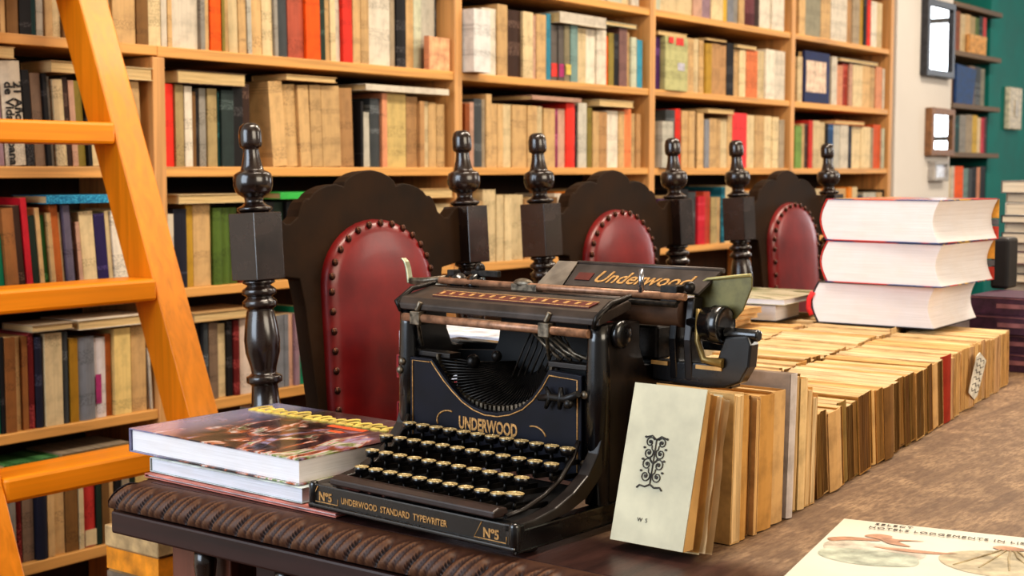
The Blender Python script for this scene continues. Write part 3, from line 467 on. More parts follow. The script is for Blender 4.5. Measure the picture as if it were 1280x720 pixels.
for (bay, sh), rows, lays in SHELF_ROWS:
    zb = SZ[sh] + BT / 2 + .0004
    srow = int(sh[1]) - (1 if bay >= 2 else 2)
    placew = SHW[srow] + ', ' + BAYW[bay]
    tops = []; prev_h = 0; prev_lean = 0; seen = -1; lseen = -1
    nl = len([1 for j in range(len(lays)) if ('l', bay, sh, j) not in HIDDEN])
    for i, (x, t, key, h, lean, fwd, tx) in enumerate(rows):
        t = max(t, .006)
        style = 'hard' if (t > .022 and random.random() < .35) or key in ('navy', 'darkred', 'green3', 'maroon', 'slate', 'terracotta') else random.choice(['flat', 'flat', 'paper'])
        d = random.uniform(.12, .15); dy = random.uniform(.004, .016) - fwd
        a = R(lean)
        if lean and not prev_lean and i: x += 0.0
        tt = t * math.cos(a) - .0006
        tops.append((x - h * math.sin(a), x + t, zb + h * math.cos(a) + t * math.sin(a), lean, YF + .006 + dy))
        prev_lean = lean; bm_ = book_mesh(tt, h, d, key, style)
        if ('u', bay, sh, i) not in HIDDEN: seen += 1
        if ('u', bay, sh, i) in MERGE:
            to_stuff(bm_, [spine_mat(key), M_pages], Matrix.Translation((x, YF + .006 + dy, zb)) @ Matrix.Rotation(-a, 4, 'Y')); continue
        o = bm_.build('book', [spine_mat(key), M_pages], None, (x, YF + .006 + dy, zb), (0, -a, 0))
        th = 'slim ' if t < .018 else ('thick ' if t > .046 else '')
        if bay == 4: th = ''
        pos = ORD[seen] + ' from left'
        tag(o, f"{th}{PAL[key][1]} book, {pos}, {placew}", 'book', 'books standing on the oak shelves')
        # printed blocks that show from afar
        y = -.0008 - (min(.004, tt * .22) if style == 'hard' else 0)
        if tx == '21':
            o['label'] = 'thick off-white book with black vertical title, second from left, second shelf, behind ladder'
            text('21 Años', .025, .0002, 'title_lettering', M_ink, o, (tt * .58, y, h * .80), (PI / 2, PI / 2, 0), align='LEFT', bold=.0007)
            text('de Vida Cubana', .025, .0002, 'title_lettering', M_ink, o, (tt * .14, y, h * .80), (PI / 2, PI / 2, 0), align='LEFT', bold=.0007)
        elif key == 'orange' and t > .03:
            q = MB().box(.004, tt - .004, y - .0008, y, h * .88, h * .9)
            for zz in (.78, .72, .84): q.box(.004, tt - .004, y - .0008, y, h * zz, h * zz + .004)
            q.build('printed_bands', M_band, o)
        elif key == 'greyred':
            MB().box(.0005, tt - .0005, y - .0006, y, .012, .05).build('printed_bands', M_redp if i % 2 else M_magp, o)
        elif key == 'greyyellow':
            MB().box(.0005, tt - .0005, y - .0006, y, .02, .05).build('printed_bands', plain('yellow_print', (220, 190, 90), .6), o)
        elif key == 'whitemag':
            MB().box(.0008, tt * .5, y - .0006, y, .03, .09).build('printed_bands', M_magp, o)
        elif key == 'crimson2' and bay == 0:
            MB().box(.0005, tt - .0005, y - .0006, y, .003, .036).build('printed_bands', spine_mat('cream'), o)
        elif key == 'palelime':
            MB().box(tt * .1, tt * .3, y - .0006, y, h - .022, h - .002).box(tt * .42, tt * .75, y - .0006, y, h - .026, h - .002).build('printed_bands', M_redp, o)
            MB().box(tt * .5, tt * .8, y - .0006, y, h * .38, h * .52).build('printed_emblem', plain('lilac_print', (190, 186, 196), .6), o)
    for j, (x0, x1, th, key, edge) in enumerate(lays):
        z = max([q[2] for q in tops if q[1] > x0 and q[0] < x1] + [zb]) + .0012
        top = SZ['s%d' % (int(sh[1]) - 1)] - BT / 2 - .003
        th = min(th, top - z)
        if th < .005: print('no room', bay, sh, x0); continue
        ln = x1 - x0; d = min(.16, max(.1, ln * .7))
        if ('l', bay, sh, j) not in HIDDEN: lseen += 1
        c = .0016; m = MB()
        if ('l', bay, sh, j) in MERGE:
            m.box(0, ln, 0, d, 0, c).box(0, ln, 0, d, th - c, th).box(.002, ln - .002, .002, d, c, th - c, 1)
            to_stuff(m, [spine_mat(key), M_pagesz], Matrix.Translation((x0, YF + .006, z))); continue
        o = empty('book', (x0, YF - .004, z))
        if edge == 'f':
            m.box(0, ln, 0, d, 0, c).box(0, ln, 0, d, th - c, th).box(0, ln, d - c, d, c, th - c)
            m.build('cover', spine_mat(key), o)
            MB().box(.003, ln - .003, .003, d - c - .0005, c + .0002, th - c - .0002).build('page_block', M_pagesz, o)
        else:
            m.box(0, ln, 0, d, 0, c).box(0, ln, 0, d, th - c, th).box(0, ln, 0, c, c, th - c)
            m.build('cover', spine_mat(key), o, bevel=.001)
            MB().box(.003, ln - .003, c + .0005, d - .003, c + .0002, th - c - .0002).build('page_block', M_pagesz, o)
        w = 'with its page edges outward' if edge == 'f' else 'with its spine outward'
        nth = '' if nl <= 1 else ('%s from left, ' % ORD[lseen])
        tag(o, f"{PAL[key][1]} book lying flat, {nth}{placew}", 'book', 'books lying across the rows')

st = STUFF.build('shelf_books', SMATS); st['kind'] = 'stuff'
tag(st, 'small far or half-hidden books filling the rest of the oak shelves', 'books')
# things standing at the front of the shelves
o = empty('note_pad', (2.838, YF + .006, SZ['s2'] + BT / 2 + .0004), (0, 0, R(3)))
MB().box(0, .088, 0, .014, 0, .085).build('page_block', plain('salmon_paper', (240, 176, 132), .7), o, rot=(R(0), 0, 0))
MB().box(-.001, .0895, .0145, .0155, 0, .087).box(-.002, -.001, 0, .0155, 0, .086).build('cover', spine_mat('salmon'), o)
tag(o, 'small salmon coloured notepad leaning before the books at the first post', 'notepad')
x0 = 5.048
o = empty('book', (x0, YF + .006, SZ['s2'] + BT / 2 + .0004)); z1 = .196
MB().box(0, .222, 0, .012, 0, z1).build('cover', plain('navy_cloth', (28, 40, 86), .6), o, bevel=.001)
MB().box(.012, .19, -.0012, -.0002, .04, z1 - .036).build('cover_picture', plain('cream_cover_print', (228, 200, 176), .7), o)
MB().box(.004, .218, .0124, .03, .003, z1 - .004).build('page_block', M_pages, o)
tag(o, 'navy book facing out with a cream square on its cover, far right bay', 'book')

# ------------------------------------------------------------------ ladder
SL = .384                                              # metres forward per metre of height, leaning to the shelf
def lad_y(z): return 1.942 + (z - .706) * SL           # front face of the stiles
lad = tag(empty('library_ladder', (1.47, lad_y(0), 0)), 'varnished orange-yellow wooden library ladder leaning against the bookcase', 'ladder')
def lb(b, name, m, bev=.003): return b.build(name, m, lad, (-1.47, -lad_y(0), 0), bevel=bev)
ZT = 1.80
for xa in (1.185, 1.635):
    d = .072
    poly = [(lad_y(0), 0), (lad_y(0) + d, 0), (lad_y(ZT) + d, ZT), (lad_y(ZT), ZT)]
    lb(MB().prism(poly, xa, xa + .065, 'x'), 'stile', M_ladder)
for z in (.075, .36, .642, .922, 1.200, 1.478, 1.72):
    lb(MB().box(1.2502, 1.6348, lad_y(z) - .004, lad_y(z) + .080, z - .0235, z + .0165), 'tread', M_ladder_x, .006)

# ------------------------------------------------------------------ chairs
K = 1.47 / 1.43; YC = 1.47
def kz(z): return HC + (z - HC) * K
def make_chair():
    ch = empty('dining_chair', (0, YC, 0))
    W = .456 * K; lean = R(-3.6); ZP = .80
    piv = Matrix.Translation((0, 0, ZP)) @ Matrix.Rotation(lean, 4, 'X') @ Matrix.Translation((0, 0, -ZP))
    s = .026
    zt = [kz(v) for v in (1.194, 1.16, 1.133, 1.114, 1.096, 1.085, 1.075, .982, .946, .912, .848, .814)]
    for px in (0, W):
        b = MB(); T = piv @ Matrix.Translation((px, 0, 0))
        b.box(-s, s, -s, s, zt[7], zt[6] - .002, 0, T)
        fin = [(r_, kz(z_)) for r_, z_ in ((.020, 1.0735), (.0245, 1.077), (.0245, 1.080), (.017, 1.0835), (.0125, 1.088), (.0135, 1.094), (.020, 1.0975), (.0250, 1.102), (.0275, 1.111), (.0275, 1.119), (.0255, 1.126), (.0215, 1.1285), (.0165, 1.1305), (.0145, 1.137), (.0122, 1.147), (.0108, 1.158), (.0112, 1.1605), (.0150, 1.1625), (.0162, 1.168), (.0160, 1.182), (.0140, 1.190), (.0085, 1.1945), (.0001, 1.195))]
        b.lathe(fin, 24, 0, T)
        low = [(.021, zt[7] + .001), (.023, zt[7] - .004), (.016, zt[7] - .008), (.024, zt[7] - .014), (.024, zt[7] - .020), (.017, zt[7] - .024), (.024, zt[7] - .030), (.024, zt[7] - .037), (.017, zt[7] - .042), (.019, zt[8] - .006),
               (.0225, zt[9] + .01), (.025, zt[9] - .012), (.024, zt[9] - .03), (.018, zt[10] + .014), (.017, zt[10] + .006), (.025, zt[10] + .002), (.025, zt[10] - .006), (.018, zt[10] - .01), (.020, zt[11]), (.022, .80)]
        b.lathe(low[::-1], 24, 0, T)
        b.box(-s, s, -s, s, .40, .80, 0, Matrix.Translation((px, 0, 0)))
        b.lathe([(.016, 0), (.02, .02), (.024, .1), (.018, .16), (.026, .18), (.026, .2), (.018, .22), (.024, .34), (.026, .401)], 20, 0, Matrix.Translation((px, 0, 0)))
        b.build('back_post', M_chair, ch, bevel=.002)
    # arched splat board, scalloped top
    X = lambda x: (x - 1.338) * K
    half = [(1.361, 1.030), (1.361, 1.072), (1.372, 1.070), (1.382, 1.062), (1.390, 1.056), (1.398, 1.056), (1.406, 1.061), (1.414, 1.066), (1.418, 1.076), (1.424, 1.086), (1.431, 1.091), (1.438, 1.0905), (1.446, 1.098), (1.458, 1.104), (1.475, 1.109), (1.492, 1.111), (1.503, 1.109), (1.509, 1.107), (1.512, 1.114), (1.522, 1.121), (1.538, 1.127), (1.553, 1.130), (1.5685, 1.131)]
    pts = [(X(x), kz(z)) for x, z in half]
    mir = [(W - x, z) for x, z in pts[::-1][1:]]
    low = [(W - X(1.361), kz(.985)), (W - X(1.410), kz(.978)), (W - X(1.418), kz(.94)), (W - X(1.432), kz(.80)), (W - X(1.436), .62), (X(1.436), .62), (X(1.432), kz(.80)), (X(1.418), kz(.94)), (X(1.410), kz(.978)), (X(1.361), kz(.985))]
    MB().prism(pts + mir + low, -.006, .020, 'y', 0, piv).build('back_panel', M_chairp, ch, bevel=.002)
    # padded leather, domed
    cx = W / 2; hw = .116 * K; zt1 = kz(1.058); zarc = kz(.962); zb = .66
    def outline(k, g=0):                               # k 0..1 around from lower left over the arch to lower right
        hw2 = hw - g
        if k < .3: return (cx - hw2, zb + (zarc - zb) * k / .3)
        if k > .7: return (cx + hw2, zb + (zarc - zb) * (1 - k) / .3)
        a = PI * (1 - (k - .3) / .4); return (cx + hw2 * math.cos(a), zarc + (zt1 - g - zarc) * math.sin(a))
    b = MB(); N = 49; rings = [(0, -.006), (0.001, -.014), (.007, -.0215), (.02, -.0255), (.05, -.029), (.09, -.030)]
    vs = []; fs = []
    for g, y in rings:
        for i in range(N):
            x, z = outline(i / (N - 1), g); vs.append((x, y, z if i not in (0, N - 1) else z))
    for r_ in range(len(rings) - 1):
        for i in range(N - 1): fs.append((r_ * N + i, r_ * N + i + 1, (r_ + 1) * N + i + 1, (r_ + 1) * N + i))
    o0 = (len(rings) - 1) * N
    for i in range((N - 1) // 2): fs.append((o0 + i, o0 + i + 1, o0 + N - 2 - i, o0 + N - 1 - i))
    b.add(vs, fs, 0, True, piv); pad = b.build('leather_pad', M_leather, ch)
    total = 31
    for i in range(total):
        k = .06 + .88 * i / (total - 1)
        # even spacing round the outline
        x, z = outline(k, .0065)
        MB().ball((0, 0, 0), .0058, 10, 0, None, (1, .6, 1)).build('stud', M_stud, pad, tuple(piv @ Vector((x, -.0225, z))))
    MB().box(.03, W - .03, -.40, -.03, .435, .475).build('seat_frame', M_chair, ch, bevel=.004)
    MB().box(.02, W - .02, -.41, -.035, .4755, .505).build('seat', M_leather, ch, bevel=.012, seg=3)
    for px in (.03, W - .03):
        MB().lathe([(.016, 0), (.02, .02), (.024, .1), (.018, .16), (.026, .18), (.026, .2), (.018, .22), (.024, .34), (.024, .4345)], 20, 0, Matrix.Translation((px, -.37, 0))).build('front_leg', M_chair, ch)
    MB().box(.028, W - .028, -.010, .010, .16, .19).build('stretcher', M_chair, ch)
    return ch
ch1 = make_chair()
CW = ['dark carved chair with red leather back nearest the ladder, behind the typewriter', 'middle dark chair with red leather arched back, seen above the typewriter carriage', 'farthest dark chair, red leather back partly hidden by three thick books']
for i, x in enumerate((1.338, 1.338 + .663, 1.338 + 1.384)):
    c = ch1 if i == 0 else copy_tree(ch1)
    c.location = (x * K, YC, 0); tag(c, CW[i], 'chair', 'chairs along the far side of the table')

# ------------------------------------------------------------------ table
TX0, TX1, TY0, TY1 = 1.012, 4.3, .06, 1.345
tb = tag(empty('library_table', (2.6, .7, 0)), 'large dark wooden table with carved gadroon edge and worn brown top', 'table')
tv = Matrix.Translation((-2.6, -.7, 0))
def tbuild(b, name, m, bev=0): return b.build(name, m, tb, (-2.6, -.7, 0), bevel=bev)
g = .034
MB().box(TX0 + g, TX1 - g, TY0 + g, TY1 - g, .738, HT).build('table_top', M_table, tb, (-2.6, -.7, 0))
def gad(L, P):                                         # carved sloping edge of length L; P maps (along, out 0..1, raise) to a point
    nu = int(L / .0016); nv = 15; pitch = .040
    def fn(u, v):
        a = u * L; q = (a + .026 * v) / pitch; fr = q - math.floor(q)
        s = abs(2 * fr - 1)
        arch = max(0., 1 - s ** 2.2) ** .5
        top = .16 + .30 * s ** 2
        k = min(1, max(0, (v - top) / .14)) * min(1, max(0, (1.0 - v) / .10))
        h = .0062 * arch * k + .0022 * (1 - k) * (1 if v < .5 else .6) - (.0035 if s > .93 else 0) * k
        vein = (.0034 * math.exp(-((fr - .36) / .05) ** 2) + .0026 * math.exp(-((fr - .62) / .045) ** 2)) * k
        if v < .08: h = .0022 * v / .08
        return P(a, v, h - vein)
    return MB().grid(nu, nv, fn)
def end_edge(a, v, h):                                 # end nearest the camera: runs along Y
    ang = PI / 2 * .62 * v; x = TX0 + g - g * math.sin(PI / 2 * min(1, v * 1.02)) - h * .75; z = HT - .0005 - .028 * (1 - math.cos(PI / 2 * v)) + h * .6
    y = TY1 - g * .2 * 0 - a; m = g * (1 - min(1, v * 1.02) ** .7)
    return (x, min(max(y, TY0 + m), TY1 - m), z)
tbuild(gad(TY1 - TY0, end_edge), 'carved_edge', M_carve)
def side_edge(a, v, h):
    y = TY1 - g + g * math.sin(PI / 2 * min(1, v * 1.02)) + h * .75; z = HT - .0005 - .028 * (1 - math.cos(PI / 2 * v)) + h * .6
    x = TX0 + a; m = g * (1 - min(1, v * 1.02) ** .7)
    return (min(max(x, TX0 + m), TX1), y, z)
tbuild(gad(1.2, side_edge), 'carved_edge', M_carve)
tbuild(MB().box(TX0 + .001, TX1, TY0, TY1 - .001, .712, .7385), 'edge_band', M_tdark, .003)
tbuild(MB().box(TX0 + .07, TX1 - .07, TY0 + .07, TY0 + .095, .60, .7118).box(TX0 + .07, TX1 - .07, TY1 - .22, TY1 - .195, .60, .7118).box(TX0 + .045, TX0 + .07, TY0 + .07, TY1 - .195, .615, .7118).box(TX1 - .095, TX1 - .07, TY0 + .095, TY1 - .22, .60, .7118), 'apron', M_tdark, .002)
legp = [(.03, 0), (.042, .02), (.046, .05), (.03, .08), (.034, .1), (.05, .16), (.062, .24), (.058, .32), (.036, .40), (.03, .43), (.044, .45), (.044, .47), (.03, .49), (.036, .52), (.05, .545)]
for x, y in ((TX0 + .103, TY1 - .095), (TX0 + .10, TY0 + .14), (TX1 - .14, TY1 - .2), (TX1 - .14, TY0 + .14)):
    b = MB().lathe(legp, 24, 0, Matrix.Translation((x, y, 0))).box(x - .05, x + .05, y - .05, y + .05, .545, .7115)
    tbuild(b, 'leg', M_tred, .002)
tbuild(MB().box(TX0 + .165, TX1 - .2, .66, .74, .07, .12), 'stretcher', M_tred, .003)
# turned drops hanging under the end rail
for y in (1.22, 1.09, .95, .78, .5, .26):
    tbuild(MB().lathe([(.004, .585), (.012, .592), (.015, .605), (.010, .622), (.008, .640), (.0095, .66), (.013, .69), (.012, .7115)], 16, 0, Matrix.Translation((TX0 + .034, y, 0))), 'turned_drop', M_chair)

# carton behind the table corner
o = tag(empty('carton', (1.30, 1.585, 0)), 'brown carton with an orange band standing behind the table corner', 'box')
M_card = plain('cardboard', (158, 122, 78), .85, 0, 0, .3, 12)
MB().box(-.07, .13, -.055, .055, 0, .625).build('body', M_card, o, bevel=.002)
MB().box(-.0712, .1312, -.0562, .0562, .572, .602).build('band', plain('orange_tape', (226, 142, 28), .6), o)
MB().box(-.0712, .1312, -.0562, .0562, .50, .568).build('label_strip', plain('grey_strip', (120, 104, 86), .7), o)
MB().box(-.073, .133, -.058, .058, .604, .634).build('lid', plain('card_lid', (190, 158, 112), .85), o, bevel=.002)

# ------------------------------------------------------------------ typewriter
tw = tag(empty('typewriter', (1.046, .919, HT + .0008), (0, 0, R(-93.6))), 'antique black typewriter with gold lettering and round keys on the table corner', 'typewriter')
# base frame
b = MB()
b.box(-.143, .143, 0, .013, .006, .031).box(-.143, .143, -.004, .004, .006, .011)
for s in (-1, 1):
    b.box(min(s * .129, s * .143), max(s * .129, s * .143), .0, .335, .006, .026)
    b.lathe([(.0055, .006), (.0055, .031), (.003, .033)], 14, 0, Matrix.Translation((s * .139, .002, 0)))
    for y in (.03, .31): b.lathe([(.012, 0), (.013, .006)], 16, 0, Matrix.Translation((s * .128, y, 0)))
b.box(-.143, .143, .323, .335, .006, .03)
b.build('base_frame', M_black, tw, bevel=.0018)
MB().add([(-.128, .014, .016), (.128, .014, .016), (.128, .128, .042), (-.128, .128, .042)], [(0, 1, 2, 3)]).add([(-.128, .014, .012), (.128, .014, .012), (.128, .128, .038), (-.128, .128, .038)], [(3, 2, 1, 0)]).build('key_bed', plain('key_bed_black', (13, 12, 13), .6), tw)
arm = [(0, .031), (.03, .032), (.06, .037), (.088, .047), (.110, .060), (.126, .079), (.134, .10), (.144, .10), (.144, .074), (.128, .052), (.108, .038), (.08, .029), (.04, .024), (0, .022)]
for s in (-1, 1):
    MB().prism(arm, s * .128 if s > 0 else -.142, .142 if s > 0 else -.128, 'x').build('side_arm', M_brown, tw, bevel=.0015)
    x = s * .119
    MB().tube([(x, .012, .034), (x, .04, .036), (x, .07, .044), (x, .095, .056), (x, .115, .074), (x, .124, .09)], .0026, 8).build('key_guard_rail', M_brown, tw)
    q = MB().lathe([(.0125, .026), (.0125, .15), (.0112, .19), (.0108, .206)], 20, 0, Matrix.Translation((s * .1315, .139, 0)))
    q.build('corner_column', M_black, tw)
    q = MB().prism([(.138, .026), (.195, .026), (.195, .10), (.205, .122), (.235, .128), (.33, .122), (.335, .03), (.345, .03), (.345, .150), (.235, .156), (.205, .162), (.196, .18), (.196, .207), (.138, .207)], s * .128 if s > 0 else -.142, .142 if s > 0 else -.128, 'x')
    q.build('side_plate', M_brown, tw, bevel=.002)
# front plate with the half-round opening
pl = [(-.121, .046), (.119, .046), (.119, .155), (.076, .157), (.066, .141), (.054, .127), (.040, .116), (.024, .109), (.006, .1055), (-.012, .105), (-.030, .109), (-.046, .1165), (-.060, .127), (-.072, .138), (-.082, .148), (-.088, .154), (-.121, .154)]
fp = MB().prism(pl, .128, .135, 'y').build('front_plate', M_blackp, tw, bevel=.0012)
gl = MB()
inset = [(-.1165, .05), (-.1165, .1505), (-.0905, .1505)]
gl.tube([(x, .1276, z) for x, z in inset], .0008, 6)
rim = [(-.0885, .1515), (-.080, .1425), (-.0695, .132), (-.0565, .1215), (-.042, .1115), (-.026, .1045), (-.010, .101), (.008, .1012), (.025, .105), (.0425, .1125), (.0565, .1235), (.069, .138), (.078, .1515), (.114, .1500), (.1145, .05)]
gl.tube([(x, .1276, z) for x, z in rim], .0008, 6)
for c0, s in (((-.062, .088), 1), ((.058, .085), -1)):
    gl.tube([(c0[0] + s * .016 * math.cos(a) * (1.1), .1276, c0[1] + .012 * math.sin(a)) for a in [R(200 - 18 * k) for k in range(8)]] if s > 0 else [(c0[0] + .016 * math.cos(a), .1276, c0[1] + .012 * math.sin(a)) for a in [R(110 - 16 * k) for k in range(7)]], .0009, 6)
gl.build('gold_lining', M_gold, fp)
text('UNDERWOOD', .0185, .0003, 'maker_lettering', M_gold, fp, (-.006, .1277, .0830), (PI / 2, 0, 0), sx=.66, bold=.0006)
text('UNDERWOOD  STANDARD  TYPEWRITER', .0092, .0003, 'rail_lettering', M_gold, tw, (-.020, -.0003, .0155), (PI / 2, 0, 0), sx=.86, bold=.0002)
for cx in (-.119, .112):
    text('Nº5', .0125, .0003, 'number_lettering', M_gold, tw, (cx, -.0003, .0145), (PI / 2, 0, 0), bold=.0004)
    MB().tube([(cx - .012, -.0003, .0285), (cx - .0215, -.0003, .0125), (cx + .019, -.0003, .0125), (cx + .019, -.0003, .019)], .0006, 6).build('number_border', M_gold, tw)
MB().prism([(-.0045, .0345), (-.004, .041), (.004, .0435), (.016, .042), (.018, .036), (.010, .0335)], -.108, .118, 'x').build('space_bar', plain('space_bar_wood', (46, 30, 26), .4, 0, .2), tw, bevel=.0015)
# keys
kfm = [M_dsteel, M_key, M_black]
def key_mesh(r):
    q = MB()
    q.lathe([(r * .80, -.0055), (r * .94, -.002), (r, -.0006), (r, .0012), (r * .9, .0018)], 18, 2, None, True)
    q.lathe([(r * .9, .0010), (r, .0014), (r * .98, .0024), (r * .86, .0026), (r * .82, .0020)], 18, 1, None, False)
    q.lathe([(r * .84, .0016), (r * .83, .0021), (.0001, .0024)], 18, 1, None, False)
    return q.mesh('key', kfm)
km = key_mesh(.0078); kbig = key_mesh(.0094)
lever = MB().box(-.0009, .0009, 0, .05, -.016, -.011).lathe([(.0022, -.014), (.0016, -.0055)], 8).mesh('key_lever', M_dsteel)
rows_ = [(.034, .0465, -.100, .0212, 11), (.061, .0585, -.112, .0210, 11), (.086, .0705, -.116, .0210, 12), (.110, .0825, -.104, .0200, 12)]
kp = []
for r_, (y, z, xs, dx, n) in enumerate(rows_):
    for i in range(n):
        x = xs + dx * i; big = (r_ == 0 and i == n - 1)
        if abs(x) > .1265: continue
        k = place('key', kbig if big else km, tw, (x, y, z + (.003 if big else 0)), (R(-4), 0, 0))
        place('key_lever', lever, k)
# type basket
hub = Vector((-.008, .205, .140)); TB = MB
MB().prism([(-.124, .05), (.10, .05), (.104, .168), (.088, .196), (-.056, .196), (-.060, .17), (-.066, .158), (-.124, .154)], .208, .214, 'y').build('basket_dark_fill', plain('basket_black', (12, 11, 12), .6), tw)  # plate added so the inside stays dark and nothing shows through
N = 40
for i in range(N):
    a = PI + PI * (i + .5) / N
    p = Vector((-.007 + .080 * math.cos(a), .139, .158 + .0505 * math.sin(a)))
    hb = Vector((-.008 + .018 * math.cos(a), .198, .15 + .012 * math.sin(a)))
    q = MB().tube([p, p.lerp(hb, .5) + Vector((0, 0, -.004)), hb], [.0013, .0012, .0012], 6, 0)
    q.box(-.0016, .0016, -.003, .004, -.002, .003, 1, Matrix.Translation(p))
    q.build('type_bar', [M_dsteel, M_steel], tw)
q = MB(); q.tube([(-.007 + .0835 * math.cos(PI + PI * k / 20), .142, .158 + .0535 * math.sin(PI + PI * k / 20)) for k in range(21)], .003, 8)
q.build('basket_rim', M_dsteel, tw)
for k in range(9):
    x = .012 + .009 * k
    MB().tube([(.02 + .004 * k, .176, .196), (x * .9, .168, .172), (x - .012, .160, .138 + .0022 * k)], .0011, 6).build('linkage_wire', M_dsteel, tw)
for k in range(4):
    MB().tube([(.040 + .010 * k, .146, .193 - .001 * k), (.060 + .013 * k, .143, .180 - .002 * k), (.082 + .013 * k, .142, .166 + .001 * k)], .0019, 8).build('ribbon_guide', M_steel, tw)
MB().box(.066, .127, .140, .158, .158, .164).build('cross_bar', M_brown, tw, bevel=.001)
MB().box(-.124, -.072, .140, .158, .154, .160).build('cross_bar', M_brown, tw, bevel=.001)
MB().ball((-.06, .165, .150), .008).ball((-.03, .17, .158), .006).build('escapement_parts', M_dsteel, tw)
# knobs and the reversing lever
for p in ((-.131, .126, .148), (-.1345, .126, .138), (.1235, .1275, .136), (.123, .1275, .066)):
    MB().ball(p, .0045, 12, 0, None, (1, .8, 1)).build('screw_knob', M_steel, tw)
q = MB().tube([(.068, .123, .128), (.085, .121, .131), (.105, .121, .131), (.122, .119, .138)], [.003, .0042, .0042, .0035], 8)
q.tube([(.078, .1225, .140), (.086, .120, .131), (.078, .122, .119)], [.002, .0034, .002], 8).tube([(.098, .122, .142), (.099, .120, .131), (.096, .122, .120)], [.0022, .0036, .0022], 8)
q.ball((.110, .119, .127), .005).build('ribbon_lever', plain('lever_black', (30, 28, 27), .4, .3), tw)
# scale cover across the top
q = MB().prism([(.126, .206), (.126, .213), (.132, .2195), (.176, .2285), (.181, .226), (.181, .219), (.140, .209)], -.138, .142, 'x')
q.build('top_cover', plain('cover_metal', (70, 60, 54), .42, .45, .1), tw, bevel=.0015)
M_dec = plain('scale_red', (92, 36, 28), .5, .1)
q = MB().prism([(.1405, .2214), (.1405, .2228), (.159, .2266), (.159, .2258)], -.098, .118, 'x').build('scale_strip', M_dec, tw)
t2 = MB()
for k in range(15): t2.prism([(.147, .2240), (.147, .2246), (.154, .2261), (.154, .2255)], -.094 + .0145 * k, -.0895 + .0145 * k, 'x')
t2.prism([(.1405, .2228), (.1405, .2232), (.1413, .2234), (.1413, .2230)], -.098, .118, 'x').prism([(.1582, .2263), (.1582, .2268), (.159, .227), (.159, .2265)], -.098, .118, 'x')
t2.build('scale_marks', M_gold, q)
for s in (-1, 1):
    MB().tube([(s * .134, .128, .204), (s * .139, .126, .214), (s * .139, .150, .227), (s * .137, .185, .232)], [.003, .0032, .0032, .0024], 8).build('cover_bracket', M_dsteel, tw)
MB().lathe([(.0001, 0), (.013, 0), (.014, .002), (.014, .006), (.011, .008), (.004, .0085), (.0001, .0085)], 20, 0, Matrix.Translation((.1425, .158, .196)) @ Matrix.Rotation(PI / 2, 4, 'Y'), False).build('ribbon_cup', M_black, tw)
MB().cyl((-.128, .126, .198), (.130, .126, .198), .0046, 12).build('front_rod', M_tan, tw)
for x in (-.106, .076):
    MB().box(x - .007, x + .007, .1195, .1325, .191, .2055).tube([(x, .124, .206), (x + .004, .126, .216)], .003, 8).tube([(x, .126, .191), (x - .006, .135, .178), (x - .012, .145, .165)], .0022, 8).build('rod_clamp', M_steel, tw, bevel=.002)
# carriage
car = MB().box(-.150, .235, .222, .240, .142, .164).box(-.150, .235, .242, .250, .176, .186)
car.build('carriage_rail', M_black, tw, bevel=.002)
MB().cyl((-.125, .212, .216), (.186, .212, .216), .0150, 20).build('platen', plain('platen_rubber', (84, 62, 50), .5), tw)
MB().cyl((-.14, .197, .2335), (.196, .197, .2335), .0038, 12).build('paper_bail', M_tan, tw)
MB().cyl((-.15, .190, .226), (.190, .190, .226), .0030, 12).build('feed_rod', M_dsteel, tw)
# paper table with its lettering
pt = MB().add([(.034, .207, .237), (.030, .238, .259), (.212, .238, .259), (.204, .207, .237), (.034, .209, .235), (.030, .240, .257), (.212, .240, .257), (.204, .209, .235)], [(0, 3, 2, 1), (4, 5, 6, 7), (0, 1, 5, 4), (3, 7, 6, 2), (1, 2, 6, 5), (0, 4, 7, 3)])
pt.cyl((.028, .239, .2585), (.214, .239, .2585), .0028, 10)
pt = pt.build('paper_table', plain('paper_table_metal', (74, 66, 62), .45, .35, .1), tw)
pa = math.atan2(.022, .031)
text('Underwood', .0265, .0003, 'paper_table_lettering', M_gold, pt, (.126, .2125, .2415), (pa, 0, 0), sx=.92, shear=.3, bold=.0003)
MB().box(-.010, .010, -.006, .006, 0, .0006, 0, Matrix.Translation((.052, .219, .2460)) @ Matrix.Rotation(pa, 4, 'X')).build('crest', M_dec, pt)
MB().add([(-.004, .204, .234), (.006, .232, .2605), (.030, .236, .2605), (.032, .206, .236)], [(0, 3, 2, 1)]).add([(-.004, .206, .232), (.006, .234, .2585), (.030, .238, .2585), (.032, .208, .234)], [(0, 1, 2, 3)]).build('paper_guide', plain('guide_metal', (136, 124, 110), .5, .3), tw)
MB().tube([(.143, .196, .236), (.144, .194, .249), (.141, .198, .258)], [.0032, .0028, .0036], 8).build('margin_finger', plain('chrome', (190, 190, 196), .22, .9), tw)
MB().ball((.118 - .135, .199, .236), .0085, 12, 0, None, (1.6, .8, .7)).box(-.03, .006, .193, .205, .228, .236).build('carriage_catch', M_steel, tw, bevel=.001)
